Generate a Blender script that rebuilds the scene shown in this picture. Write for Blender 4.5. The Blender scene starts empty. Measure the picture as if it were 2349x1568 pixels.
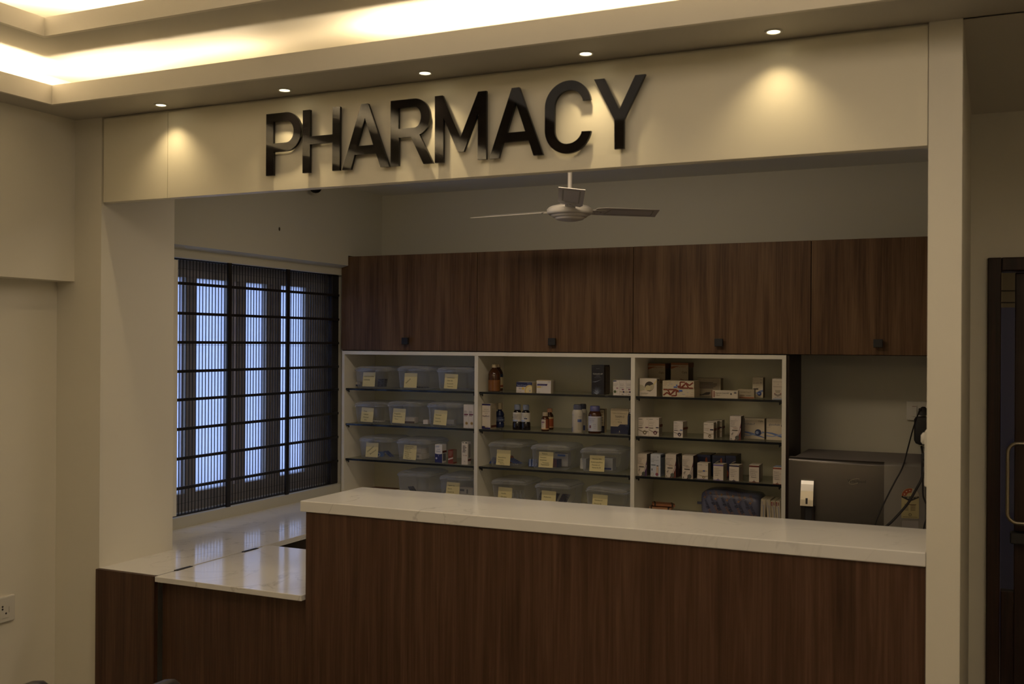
import bpy, math, random
from mathutils import Vector, Matrix
random.seed(7)
D = bpy.data; SC = bpy.context.scene; COL = SC.collection
PI = math.pi

# ------------------------------------------------------------------ camera
W, H = 2349.0, 1568.0
TH, PIT, ROL, F, HC = 0.432006, 0.0013937, 0.0059765, 2385.67, 1.6
c_, s_ = math.cos, math.sin
FW = Vector((-s_(TH)*c_(PIT), c_(TH)*c_(PIT), s_(PIT)))
_r = Vector((c_(TH), s_(TH), 0)); _u = _r.cross(FW)
RT = c_(ROL)*_r + s_(ROL)*_u; UP = -s_(ROL)*_r + c_(ROL)*_u
CAM = Vector((0, 0, HC))
def ray(x, y): return RT*((x-W/2)/F) - UP*((y-H/2)/F) + FW
def aty(x, y, Y): d = ray(x, y); return CAM + d*(Y/d.y)
def atz(x, y, z): d = ray(x, y); return CAM + d*((z-HC)/d.z)
def atx(x, y, X): d = ray(x, y); return CAM + d*(X/d.x)
cam = D.cameras.new('camera'); co = D.objects.new('camera', cam); COL.objects.link(co)
co.matrix_world = Matrix(((RT.x, UP.x, -FW.x, 0), (RT.y, UP.y, -FW.y, 0), (RT.z, UP.z, -FW.z, HC), (0, 0, 0, 1)))
cam.sensor_fit = 'HORIZONTAL'; cam.sensor_width = 36.0; cam.lens = 36.0*F/W
cam.clip_start = 0.05; cam.clip_end = 100
cam.dof.use_dof = True; cam.dof.focus_distance = 4.75; cam.dof.aperture_fstop = 5.6
SC.camera = co
SC.view_settings.view_transform = 'Standard'
SC.view_settings.look = 'None'
SC.view_settings.exposure = 0.0
try:
    SC.cycles.transparent_max_bounces = 16
    SC.cycles.max_bounces = 8
    SC.cycles.diffuse_bounces = 5
    SC.cycles.sample_clamp_indirect = 4.0
    SC.cycles.use_denoising = True
except Exception:
    pass

# --------------------------------------------------------------- materials
def lin(h):
    h = h.lstrip('#'); v = [int(h[i:i+2], 16)/255 for i in (0, 2, 4)]
    return tuple(x/12.92 if x <= 0.04045 else ((x+0.055)/1.055)**2.4 for x in v)
def newmat(n):
    m = D.materials.new(n); m.use_nodes = True; nt = m.node_tree
    return m, nt, nt.nodes['Principled BSDF']
def noise_bump(nt, b, scale, dist, strength=0.3):
    tc = nt.nodes.new('ShaderNodeTexCoord'); n = nt.nodes.new('ShaderNodeTexNoise'); n.inputs['Scale'].default_value = scale
    bp = nt.nodes.new('ShaderNodeBump'); bp.inputs['Strength'].default_value = strength; bp.inputs['Distance'].default_value = dist
    nt.links.new(tc.outputs['Object'], n.inputs['Vector']); nt.links.new(n.outputs['Fac'], bp.inputs['Height'])
    nt.links.new(bp.outputs['Normal'], b.inputs['Normal'])
def paint(n, rgb, rough=0.55, var=0.05):
    m, nt, b = newmat(n); b.inputs['Roughness'].default_value = rough
    tc = nt.nodes.new('ShaderNodeTexCoord'); nz = nt.nodes.new('ShaderNodeTexNoise'); nz.inputs['Scale'].default_value = 2.5
    nz.inputs['Detail'].default_value = 4
    mx = nt.nodes.new('ShaderNodeMix'); mx.data_type = 'RGBA'
    mx.inputs[6].default_value = (*[x*(1-var) for x in rgb], 1); mx.inputs[7].default_value = (*rgb, 1)
    nt.links.new(tc.outputs['Object'], nz.inputs['Vector']); nt.links.new(nz.outputs['Fac'], mx.inputs[0])
    nt.links.new(mx.outputs[2], b.inputs['Base Color']); noise_bump(nt, b, 160, 0.0006, 0.15)
    return m
def wood(n, dark, mid, light, rough=0.38, sx=38, seed=0.0):
    m, nt, b = newmat(n); b.inputs['Roughness'].default_value = rough+0.08; b.inputs['Specular IOR Level'].default_value = 0.22
    L = nt.links.new
    tc = nt.nodes.new('ShaderNodeTexCoord'); mp = nt.nodes.new('ShaderNodeMapping')
    mp.inputs['Scale'].default_value = (sx, sx, 1.5); mp.inputs['Location'].default_value = (seed, seed*0.7, seed*1.3)
    L(tc.outputs['Object'], mp.inputs['Vector'])
    n1 = nt.nodes.new('ShaderNodeTexNoise'); n1.inputs['Scale'].default_value = 1.0; n1.inputs['Detail'].default_value = 5; n1.inputs['Roughness'].default_value = 0.6
    n1.inputs['Distortion'].default_value = 0.5
    L(mp.outputs['Vector'], n1.inputs['Vector'])
    mp2 = nt.nodes.new('ShaderNodeMapping'); mp2.inputs['Scale'].default_value = (230, 230, 5)
    L(tc.outputs['Object'], mp2.inputs['Vector'])
    n2 = nt.nodes.new('ShaderNodeTexNoise'); n2.inputs['Scale'].default_value = 1.0; n2.inputs['Detail'].default_value = 3
    L(mp2.outputs['Vector'], n2.inputs['Vector'])
    mt = nt.nodes.new('ShaderNodeMath'); mt.operation = 'MULTIPLY_ADD'; mt.inputs[1].default_value = 0.35; 
    L(n2.outputs['Fac'], mt.inputs[0]); 
    m3 = nt.nodes.new('ShaderNodeMath'); m3.operation = 'MULTIPLY'; m3.inputs[1].default_value = 0.72
    L(n1.outputs['Fac'], m3.inputs[0]); L(m3.outputs[0], mt.inputs[2])
    r = nt.nodes.new('ShaderNodeValToRGB'); e = r.color_ramp.elements
    e[0].position = 0.36; e[0].color = (*dark, 1); e[1].position = 0.70; e[1].color = (*light, 1)
    k = e.new(0.52); k.color = (*mid, 1)
    L(mt.outputs[0], r.inputs['Fac']); L(r.outputs['Color'], b.inputs['Base Color'])
    bp = nt.nodes.new('ShaderNodeBump'); bp.inputs['Strength'].default_value = 0.12; bp.inputs['Distance'].default_value = 0.001
    L(n2.outputs['Fac'], bp.inputs['Height']); L(bp.outputs['Normal'], b.inputs['Normal'])
    return m
def marble(n):
    m, nt, b = newmat(n); b.inputs['Roughness'].default_value = 0.11; b.inputs['Specular IOR Level'].default_value = 0.33
    L = nt.links.new
    tc = nt.nodes.new('ShaderNodeTexCoord'); n0 = nt.nodes.new('ShaderNodeTexNoise'); n0.inputs['Scale'].default_value = 2.6
    n0.inputs['Detail'].default_value = 6; n0.inputs['Distortion'].default_value = 1.6
    L(tc.outputs['Object'], n0.inputs['Vector'])
    sb = nt.nodes.new('ShaderNodeMath'); sb.operation = 'SUBTRACT'; sb.inputs[1].default_value = 0.5; L(n0.outputs['Fac'], sb.inputs[0])
    ab = nt.nodes.new('ShaderNodeMath'); ab.operation = 'ABSOLUTE'; L(sb.outputs[0], ab.inputs[0])
    r = nt.nodes.new('ShaderNodeValToRGB'); e = r.color_ramp.elements
    e[0].position = 0.0; e[0].color = (0.60, 0.59, 0.575, 1); e[1].position = 0.014; e[1].color = (0.78, 0.77, 0.75, 1)
    L(ab.outputs[0], r.inputs['Fac'])
    n1 = nt.nodes.new('ShaderNodeTexNoise'); n1.inputs['Scale'].default_value = 1.3; L(tc.outputs['Object'], n1.inputs['Vector'])
    rr = nt.nodes.new('ShaderNodeValToRGB'); rr.color_ramp.elements[0].position = 0.40; rr.color_ramp.elements[1].position = 0.62
    L(n1.outputs['Fac'], rr.inputs['Fac'])
    mx = nt.nodes.new('ShaderNodeMix'); mx.data_type = 'RGBA'; mx.inputs[6].default_value = (0.78, 0.77, 0.75, 1)
    L(rr.outputs['Color'], mx.inputs[0]); L(r.outputs['Color'], mx.inputs[7]); L(mx.outputs[2], b.inputs['Base Color'])
    return m
def plain(n, rgb, rough=0.5, metal=0.0, spec=0.5, emit=None, es=0.0):
    m, nt, b = newmat(n); b.inputs['Base Color'].default_value = (*rgb, 1); b.inputs['Roughness'].default_value = rough
    b.inputs['Metallic'].default_value = metal; b.inputs['Specular IOR Level'].default_value = spec
    if emit: b.inputs['Emission Color'].default_value = (*emit, 1); b.inputs['Emission Strength'].default_value = es
    return m
def clear(n, tint, fac, rough=0.12, gl=0.10, diff=(0.75, 0.8, 0.9), edge=0.0):
    """thin see-through plastic or glass: transparent + a little haze + sheen"""
    m, nt, b = newmat(n); L = nt.links.new
    nt.nodes.remove(b); out = nt.nodes['Material Output']
    tr = nt.nodes.new('ShaderNodeBsdfTransparent'); tr.inputs['Color'].default_value = (*tint, 1)
    df = nt.nodes.new('ShaderNodeBsdfDiffuse'); df.inputs['Color'].default_value = (*diff, 1)
    gs = nt.nodes.new('ShaderNodeBsdfGlossy'); gs.inputs['Roughness'].default_value = rough
    m1 = nt.nodes.new('ShaderNodeMixShader'); m1.inputs['Fac'].default_value = fac
    L(tr.outputs[0], m1.inputs[1]); L(df.outputs[0], m1.inputs[2])
    if edge:
        le = nt.nodes.new('ShaderNodeLayerWeight'); le.inputs['Blend'].default_value = 0.25
        me_ = nt.nodes.new('ShaderNodeMath'); me_.operation = 'MULTIPLY_ADD'; me_.inputs[1].default_value = edge; me_.inputs[2].default_value = fac
        L(le.outputs['Facing'], me_.inputs[0]); L(me_.outputs[0], m1.inputs['Fac'])
    lw = nt.nodes.new('ShaderNodeLayerWeight'); lw.inputs['Blend'].default_value = 0.35
    ma = nt.nodes.new('ShaderNodeMath'); ma.operation = 'MULTIPLY'; ma.inputs[1].default_value = gl*3
    ad = nt.nodes.new('ShaderNodeMath'); ad.operation = 'ADD'; ad.inputs[1].default_value = gl*0.4
    L(lw.outputs['Fresnel'], ma.inputs[0]); L(ma.outputs[0], ad.inputs[0])
    m2 = nt.nodes.new('ShaderNodeMixShader'); L(ad.outputs[0], m2.inputs['Fac']); L(m1.outputs[0], m2.inputs[1]); L(gs.outputs[0], m2.inputs[2])
    L(m2.outputs[0], out.inputs['Surface'])
    return m
def frosted(n):
    m, nt, b = newmat(n); L = nt.links.new; nt.nodes.remove(b); out = nt.nodes['Material Output']
    t = nt.nodes.new('ShaderNodeBsdfTranslucent')
    tc = nt.nodes.new('ShaderNodeTexCoord'); nz = nt.nodes.new('ShaderNodeTexNoise'); nz.inputs['Scale'].default_value = 60
    rp = nt.nodes.new('ShaderNodeValToRGB'); rp.color_ramp.elements[0].color = (0.72, 0.78, 0.86, 1); rp.color_ramp.elements[1].color = (0.86, 0.91, 0.97, 1)
    L(tc.outputs['Object'], nz.inputs['Vector']); L(nz.outputs['Fac'], rp.inputs['Fac']); L(rp.outputs['Color'], t.inputs['Color'])
    g = nt.nodes.new('ShaderNodeBsdfGlossy'); g.inputs['Roughness'].default_value = 0.25
    mx = nt.nodes.new('ShaderNodeMixShader'); mx.inputs['Fac'].default_value = 0.05
    L(t.outputs[0], mx.inputs[1]); L(g.outputs[0], mx.inputs[2]); L(mx.outputs[0], out.inputs['Surface'])
    return m
M = {}
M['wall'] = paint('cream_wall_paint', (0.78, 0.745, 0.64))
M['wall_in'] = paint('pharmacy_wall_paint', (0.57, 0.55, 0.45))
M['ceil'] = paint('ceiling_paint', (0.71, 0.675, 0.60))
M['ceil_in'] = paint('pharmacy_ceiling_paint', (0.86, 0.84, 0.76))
M['soffit'] = paint('shaded_ceiling_paint', (0.50, 0.475, 0.42))  # ceiling paint made darker: shade on the undersides put into the colour
M['fascia'] = paint('fascia_paint', (0.80, 0.755, 0.61), 0.42)
M['floor'] = paint('floor_tile', (0.10, 0.088, 0.073), 0.2)
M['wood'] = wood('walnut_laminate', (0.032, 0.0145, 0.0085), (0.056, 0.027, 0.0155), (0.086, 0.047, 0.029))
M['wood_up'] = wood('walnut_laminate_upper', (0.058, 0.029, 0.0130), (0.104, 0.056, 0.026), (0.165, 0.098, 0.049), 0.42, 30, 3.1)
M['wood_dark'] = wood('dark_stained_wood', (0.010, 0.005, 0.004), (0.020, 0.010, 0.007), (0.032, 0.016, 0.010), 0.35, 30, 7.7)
M['marble'] = marble('white_marble')
M['black'] = plain('black_lacquer', (0.010, 0.009, 0.010), 0.35)
M['matblack'] = plain('matt_black', (0.012, 0.011, 0.012), 0.6)
M['gloss'] = plain('black_acrylic', (0.006, 0.005, 0.005), 0.04, 0, 0.14)
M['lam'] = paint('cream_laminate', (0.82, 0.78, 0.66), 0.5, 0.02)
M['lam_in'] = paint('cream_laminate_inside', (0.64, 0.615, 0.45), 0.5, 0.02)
M['glass'] = clear('shelf_glass', (0.96, 0.97, 0.94), 0.14, 0.03, 0.10, (0.62, 0.60, 0.46))
M['gedge'] = plain('glass_edge', (0.012, 0.014, 0.016), 0.15)
M['tub'] = clear('clear_tub_plastic', (0.95, 0.96, 0.98), 0.025, 0.12, 0.06, (0.82, 0.82, 0.85), 0.65)
M['lid'] = clear('clear_lid_plastic', (0.93, 0.95, 0.98), 0.09, 0.10, 0.10, (0.82, 0.82, 0.85), 0.60)
M['note'] = plain('yellow_note_paper', lin('dccf98'), 0.8)
M['ink'] = plain('pen_ink', lin('4a4638'), 0.8)
M['steel'] = plain('brushed_steel', (0.16, 0.15, 0.145), 0.32, 0.85)
M['fridge'] = plain('fridge_steel', (0.105, 0.096, 0.090), 0.29, 0.9)
M['fridge_r'] = plain('fridge_steel_reflection', (0.22, 0.205, 0.185), 0.42, 0.5)  # right part of the door: a pale reflection painted onto the steel
M['fridge_top'] = plain('fridge_top_grey', (0.16, 0.14, 0.13), 0.6)
M['chrome'] = plain('chrome', (0.85, 0.82, 0.76), 0.22, 1.0)
M['brass'] = plain('aged_steel', (0.34, 0.30, 0.22), 0.35, 0.8)
M['white'] = plain('white_plastic', (0.66, 0.64, 0.58), 0.4)
M['fan'] = plain('fan_enamel', (0.60, 0.56, 0.50), 0.4)
M['fan_d'] = plain('fan_recess', (0.36, 0.33, 0.26), 0.5)
M['winframe'] = plain('window_frame_paint', (0.40, 0.37, 0.32), 0.5)
M['winlite'] = plain('daylit_frame_strip', (0.8, 0.8, 0.9), 0.4, 0.0)  # pale strips: daylight on the outer frame put into the colour
M['frost'] = frosted('frosted_glass')
M['cable'] = plain('black_cable', (0.010, 0.008, 0.008), 0.5)
M['foil_d'] = plain('dark_foil', (0.05, 0.055, 0.075), 0.35, 0.5)
M['foil_b'] = plain('blue_foil', (0.05, 0.10, 0.32), 0.35, 0.3)
M['foil_s'] = plain('silver_foil', (0.40, 0.40, 0.40), 0.3, 0.8)
M['amber'] = plain('amber_glass', (0.055, 0.018, 0.006), 0.08)
M['syrup'] = plain('orange_syrup', (0.19, 0.075, 0.020), 0.12)
M['lens'] = plain('downlight_lens', (0.9, 0.85, 0.7), 0.5, emit=(1.0, 0.86, 0.55), es=6.0)
M['dkroom'] = paint('dim_room_paint', (0.30, 0.24, 0.13))
M['blue_board'] = paint('blue_board', (0.05, 0.055, 0.13))
M['doorglass'] = clear('door_glass', (0.75, 0.75, 0.75), 0.03, 0.03, 0.06, (0.1, 0.1, 0.1))
M['mesh'] = clear('pleated_gauze', (0.84, 0.84, 0.88), 0.05, 0.6, 0.02, (0.05, 0.05, 0.06))
_pal = {}
def C(h, rough=0.5):
    k = h.lower()
    if k not in _pal: _pal[k] = plain('print_'+k, lin(k), rough)
    return _pal[k]

# ------------------------------------------------------------ mesh builder
_glyph = {}
def glyphs(s):
    if s not in _glyph:
        cu = D.curves.new('t', 'FONT'); cu.body = s; cu.size = 1.0; cu.resolution_u = 2; cu.fill_mode = 'FRONT'
        ob = D.objects.new('t', cu); COL.objects.link(ob)
        dg = bpy.context.evaluated_depsgraph_get(); dg.update()
        me = D.meshes.new_from_object(ob.evaluated_get(dg))
        v = [(p.co.x, p.co.y) for p in me.vertices]; f = [tuple(p.vertices) for p in me.polygons]
        D.objects.remove(ob); D.curves.remove(cu); D.meshes.remove(me)
        w = max([p[0] for p in v], default=0)
        _glyph[s] = (v, f, w)
    return _glyph[s]
def curve_solid(loops, depth):
    """2D loops (holes allowed) extruded; returns verts (x,y,z in 0..depth) and faces"""
    cu = D.curves.new('c', 'CURVE'); cu.dimensions = '2D'; cu.fill_mode = 'BOTH'; cu.extrude = depth/2
    for lp in loops:
        sp = cu.splines.new('POLY'); sp.points.add(len(lp)-1)
        for i, p in enumerate(lp): sp.points[i].co = (p[0], p[1], 0, 1)
        sp.use_cyclic_u = True
    ob = D.objects.new('c', cu); COL.objects.link(ob)
    dg = bpy.context.evaluated_depsgraph_get(); dg.update()
    me = D.meshes.new_from_object(ob.evaluated_get(dg))
    v = [tuple(p.co) for p in me.vertices]; f = [tuple(p.vertices) for p in me.polygons]
    D.objects.remove(ob); D.curves.remove(cu); D.meshes.remove(me)
    return v, f
class MB:
    def __init__(s): s.v = []; s.f = []; s.m = []; s.sm = []; s.mats = []
    def mi(s, mat):
        if mat not in s.mats: s.mats.append(mat)
        return s.mats.index(mat)
    def add(s, vs, fs, mat, smooth=False, T=None):
        o = len(s.v); k = s.mi(mat)
        for p in vs: s.v.append(tuple(T @ Vector(p)) if T else tuple(p))
        for f in fs: s.f.append(tuple(i+o for i in f)); s.m.append(k); s.sm.append(smooth)
        return s
    def box(s, x0, x1, y0, y1, z0, z1, mat, T=None, front=None):
        vs = [(x0,y0,z0),(x1,y0,z0),(x1,y1,z0),(x0,y1,z0),(x0,y0,z1),(x1,y0,z1),(x1,y1,z1),(x0,y1,z1)]
        fs = [(0,3,2,1),(4,5,6,7),(1,2,6,5),(2,3,7,6),(3,0,4,7),(0,1,5,4)]
        s.add(vs, fs, mat, False, T)
        if front: s.m[-1] = s.mi(front)
        return s
    def poly(s, pts, mat, T=None): return s.add(pts, [tuple(range(len(pts)))], mat, False, T)
    def lathe(s, prof, mat, c=(0,0,0), n=24, T=None, sm=True, capb=True, capt=True, sx=1, sy=1):
        vs = []; fs = []
        for r, z in prof:
            for i in range(n):
                a = 2*PI*i/n; vs.append((c[0]+r*sx*math.cos(a), c[1]+r*sy*math.sin(a), c[2]+z))
        for j in range(len(prof)-1):
            for i in range(n):
                k = (i+1) % n; fs.append((j*n+i, j*n+k, (j+1)*n+k, (j+1)*n+i))
        s.add(vs, fs, mat, sm, T)
        m = len(prof)-1
        if capb and prof[0][0] > 1e-5: s.add(vs[:n], [tuple(range(n-1, -1, -1))], mat, False, T)
        if capt and prof[m][0] > 1e-5: s.add(vs[m*n:], [tuple(range(n))], mat, False, T)
        return s
    def tube(s, pts, r, mat, n=10, T=None, closed=False):
        P = [Vector(p) for p in pts]; vs = []; fs = []; m = len(P)
        prev = None
        for i in range(m):
            t = (P[(i+1) % m]-P[i-1]) if closed else (P[min(i+1, m-1)]-P[max(i-1, 0)])
            t.normalize()
            if prev is None:
                a = Vector((0, 0, 1)) if abs(t.z) < 0.9 else Vector((1, 0, 0)); a = (a - t*a.dot(t)).normalized()
            else: a = (prev - t*prev.dot(t)).normalized()
            prev = a; b = t.cross(a)
            rr = r[i] if isinstance(r, (list, tuple)) else r
            for k in range(n):
                g = 2*PI*k/n; vs.append(tuple(P[i] + a*(rr*math.cos(g)) + b*(rr*math.sin(g))))
        for i in range(m if closed else m-1):
            j = (i+1) % m
            for k in range(n):
                l = (k+1) % n; fs.append((i*n+k, i*n+l, j*n+l, j*n+k))
        s.add(vs, fs, mat, True, T)
        if not closed:
            s.add(vs[:n], [tuple(range(n-1, -1, -1))], mat, False, T); s.add(vs[-n:], [tuple(range(n))], mat, False, T)
        return s
    def loft(s, rings, mat, T=None, capb=True, capt=True, seg=5, sm=True):
        """rings of (z, half x, half y, corner radius[, cx, cy])"""
        vs = []; fs = []; n = 4*(seg+1)
        for R in rings:
            z, hx, hy, r = R[:4]; cx, cy = (R[4], R[5]) if len(R) > 4 else (0, 0)
            for q, (sx, sy) in enumerate(((1,1),(-1,1),(-1,-1),(1,-1))):
                for i in range(seg+1):
                    a = q*PI/2 + (PI/2)*i/seg
                    vs.append((cx+sx*(hx-r)+r*math.cos(a), cy+sy*(hy-r)+r*math.sin(a), z))
        for j in range(len(rings)-1):
            for i in range(n):
                k = (i+1) % n; fs.append((j*n+i, j*n+k, (j+1)*n+k, (j+1)*n+i))
        s.add(vs, fs, mat, sm, T)
        if capb: s.add(vs[:n], [tuple(range(n-1, -1, -1))], mat, False, T)
        if capt: s.add(vs[-n:], [tuple(range(n))], mat, False, T)
        return s
    def text(s, txt, size, mat, mapf, align='l', maxw=None):
        """mapf turns flat (x, y) into a 3-D point"""
        v, f, w = glyphs(txt)
        k = size
        if maxw and w*k > maxw: k = maxw/w
        ox = {'l': 0, 'c': -w/2, 'r': -w}[align]
        s.add([mapf((x+ox)*k, y*size) for x, y in v], f, mat)
        return s
def obj(name, mb, parent=None, org=(0,0,0), bevel=0.0, seg=2, rot=None):
    me = D.meshes.new(name)
    o = parent.get('_org', (0,0,0)) if parent else org
    me.from_pydata([(p[0]-o[0], p[1]-o[1], p[2]-o[2]) for p in mb.v], [], mb.f)
    for m in mb.mats: me.materials.append(m)
    me.polygons.foreach_set('material_index', mb.m); me.polygons.foreach_set('use_smooth', mb.sm); me.update()
    if any(mb.sm): me.set_sharp_from_angle(angle=math.radians(38))
    ob = D.objects.new(name, me); COL.objects.link(ob)
    if parent: ob.parent = parent
    else: ob.location = org
    if parent is not None: ob['_org'] = tuple(o)
    else: ob['_org'] = tuple(org)
    if bevel:
        b = ob.modifiers.new('bevel', 'BEVEL'); b.width = bevel; b.segments = seg; b.limit_method = 'ANGLE'; b.angle_limit = 0.7
    return ob
def tag(o, label, cat, group=None):
    o['label'] = label; o['category'] = cat
    if group: o['group'] = group
    return o
def thing(name, label, cat, org, group=None):
    o = D.objects.new(name, None); COL.objects.link(o); o.location = org; o.empty_display_size = 0.05
    o['_org'] = tuple(org); return tag(o, label, cat, group)
def struct(name, mb, org=(0,0,0), bevel=0, label=None):
    o = obj(name, mb, None, org, bevel); o['kind'] = 'structure'
    if label: o['label'] = label
    return o

# ---------------------------------------------------------------- the shell
YF = 2.722           # plane of the opening
XW = -3.146          # window wall inside the pharmacy
ZS = 2.388           # hall soffit
ZH, ZL = 1.097, 0.80 # high counter, low counter
XL, XO = -2.852, -0.142   # opening left / right
b = MB(); b.box(-3.6, 2.8, -3.4, 7.2, -0.05, 0, M['floor']); struct('floor', b)
b = MB(); b.box(-3.6, -3.065, -3.4, YF, 0, 2.9, M['wall']); b.box(-3.065, -2.98, -3.4, YF, 1.812, 2.9, M['wall']); struct('wall_left', b)
b = MB(); b.box(-3.6, XL, YF, 3.083, 0, 2.9, M['wall']); b.box(XL, XO, YF+0.012, YF+0.035, 2.088, 2.9, M['fascia']); struct('wall_front', b)
# fascia boards with hairline joints and a shadow gap under the soffit
xj = aty(385, 330, YF).x
b = MB(); b.box(XL+0.010, xj-0.0012, YF-0.0005, YF+0.012, 2.088, 2.380, M['fascia']); struct('trim_1', b, label='left fascia board')
b = MB(); b.box(xj+0.0012, XO-0.002, YF-0.0005, YF+0.012, 2.088, 2.380, M['fascia']); struct('trim_2', b, label='long fascia board behind the sign letters')
b = MB(); b.box(XO, -0.066, YF, 7.2, 0, 2.9, M['wall']); struct('wall_right', b)
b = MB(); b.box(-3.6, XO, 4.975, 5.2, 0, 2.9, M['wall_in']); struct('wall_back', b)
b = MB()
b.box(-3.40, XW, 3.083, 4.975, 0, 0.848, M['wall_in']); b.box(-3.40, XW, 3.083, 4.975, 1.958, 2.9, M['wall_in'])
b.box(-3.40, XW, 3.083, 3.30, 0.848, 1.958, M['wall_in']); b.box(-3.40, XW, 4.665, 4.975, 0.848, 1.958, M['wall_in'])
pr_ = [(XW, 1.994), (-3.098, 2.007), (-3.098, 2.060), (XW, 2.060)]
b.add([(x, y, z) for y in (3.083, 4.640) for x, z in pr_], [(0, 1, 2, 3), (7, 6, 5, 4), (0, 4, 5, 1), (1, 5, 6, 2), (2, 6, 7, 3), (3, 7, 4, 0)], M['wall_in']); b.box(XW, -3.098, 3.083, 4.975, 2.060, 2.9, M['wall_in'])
hp = atx(641, 525, -3.098)
b.lathe([(0.010, 0), (0.004, 0.0015), (0, 0.0016)], C('3a3326'), (0, 0, 0), 9, Matrix.Translation(hp) @ Matrix.Rotation(PI/2, 4, 'Y') @ Matrix.Scale(0.7, 4, (0, 1, 0)))
struct('wall_side', b)
b = MB(); b.box(-3.6, XO, YF+0.035, 5.2, 2.42, 2.9, M['ceil_in']); struct('ceiling_1', b, label='flat pharmacy ceiling')
# hall tray ceiling
TX0, TX1, TY0, TY1 = -2.852, 1.9, -2.3, 2.507
INS = 0.246
b = MB()
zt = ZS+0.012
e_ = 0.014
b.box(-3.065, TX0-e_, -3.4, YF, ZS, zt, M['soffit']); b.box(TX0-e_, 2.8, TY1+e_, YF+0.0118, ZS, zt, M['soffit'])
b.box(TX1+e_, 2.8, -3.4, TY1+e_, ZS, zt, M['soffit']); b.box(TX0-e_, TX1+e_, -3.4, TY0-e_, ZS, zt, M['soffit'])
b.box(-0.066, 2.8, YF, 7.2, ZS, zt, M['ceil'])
Z1 = 2.52
x0, x1, y0, y1 = TX0+INS, TX1-INS, TY0+INS, TY1-INS
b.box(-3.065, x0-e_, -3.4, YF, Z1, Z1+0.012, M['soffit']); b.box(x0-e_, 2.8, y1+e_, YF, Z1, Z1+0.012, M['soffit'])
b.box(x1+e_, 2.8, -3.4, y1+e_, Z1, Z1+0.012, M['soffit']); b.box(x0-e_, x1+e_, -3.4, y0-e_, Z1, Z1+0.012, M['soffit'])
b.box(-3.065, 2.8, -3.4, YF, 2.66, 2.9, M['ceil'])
struct('ceiling', b)
def lip(name, X0, X1, Y0, Y1, za, zb, t=0.014):
    q = MB(); o4 = [(X0-t, Y0-t), (X1+t, Y0-t), (X1+t, Y1+t), (X0-t, Y1+t)]; i4 = [(X0, Y0), (X1, Y0), (X1, Y1), (X0, Y1)]
    V = [(x, y, z) for z in (za, zb) for L in (o4, i4) for x, y in L]
    fs = []
    for i in range(4):
        j = (i+1) % 4; fs += [(4+i, 4+j, j, i), (8+i, 8+j, 12+j, 12+i), (i, j, 8+j, 8+i), (4+j, 4+i, 12+i, 12+j)]
    q.add(V, fs, M['ceil']); struct(name, q)
lip('trim_3', TX0, TX1, TY0, TY1, ZS, 2.452)
lip('trim_4', x0, x1, y0, y1, Z1, 2.577)
# rest of the hall behind the camera
b = MB(); b.box(2.6, 2.8, -3.4, 7.2, 0, 2.9, M['wall']); struct('wall_east', b)
b = MB(); b.box(-3.6, 2.8, -3.4, -3.2, 0, 2.9, M['wall']); struct('wall_rear', b)

# ------------------------------------------------ passage with glazed door
YD = 3.87
p = lambda x, y: aty(x, y, YD)
fx0 = p(2265, 700).x; fx1 = p(2297, 700).x; gx1 = p(2329, 700).x; fz = p(2265, 592).z; fz2 = p(2297, 622).z
b = MB(); b.box(-0.066, fx0, YD, YD+0.12, 0, ZS, M['wall']); b.box(fx0, 1.05, YD, YD+0.12, fz, ZS, M['wall']); b.box(1.05, 2.6, YD, YD+0.12, 0, ZS, M['wall']); struct('wall_passage', b)
b = MB(); b.box(fx0, fx1, YD-0.02, YD+0.10, 0, fz, M['wood_dark']); b.box(fx1, 1.05, YD-0.02, YD+0.10, fz2, fz, M['wood_dark']); b.box(1.0, 1.05, YD-0.02, YD+0.10, 0, fz2, M['wood_dark'])
door = struct('door_1', b, (0.5, YD, 0), 0.004, 'dark wood door and frame in the passage')
def sub(name, mb, par, bevel=0, label=None):
    o = obj(name, mb, par, bevel=bevel)
    if label: o['label'] = label
    return o
zb = p(2310, 1358).z
b = MB(); b.box(gx1, 0.95, YD+0.02, YD+0.06, 0.02, fz2-0.004, M['wood_dark']); b.box(fx1+0.002, gx1, YD+0.02, YD+0.06, 0.02, zb, M['wood_dark'])
leaf = sub('door_leaf', b, door, 0.003)
b = MB(); b.box(fx1+0.002, gx1, YD+0.036, YD+0.042, zb, fz2-0.004, M['doorglass']); sub('glass_pane', b, door)
hx = p(2311, 1100).x; hz1 = p(2320, 1014).z; hz0 = p(2320, 1195).z; rb = 0.032; xe = p(2365, 1100).x; yh = YD-0.035
pts = [(xe, YD+0.02, hz1), (xe, yh, hz1), (hx+rb, yh, hz1)]
for i in range(1, 7): a = PI/2*i/6; pts.append((hx+rb-rb*math.sin(a), yh, hz1-rb+rb*math.cos(a)))
for i in range(0, 7): a = PI/2*i/6; pts.append((hx+rb-rb*math.cos(a), yh, hz0+rb-rb*math.sin(a)))
pts += [(xe, yh, hz0), (xe, YD+0.02, hz0)]
b = MB(); b.tube(pts, 0.0062, M['brass'], 12); sub('door_handle', b, leaf)
q0, q1 = p(2317, 1218), p(2352, 1246)
b = MB(); b.box(q0.x, q1.x+0.03, YD-0.03, YD+0.02, q1.z, q0.z, M['matblack']); sub('door_lock', b, leaf, 0.004)
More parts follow.
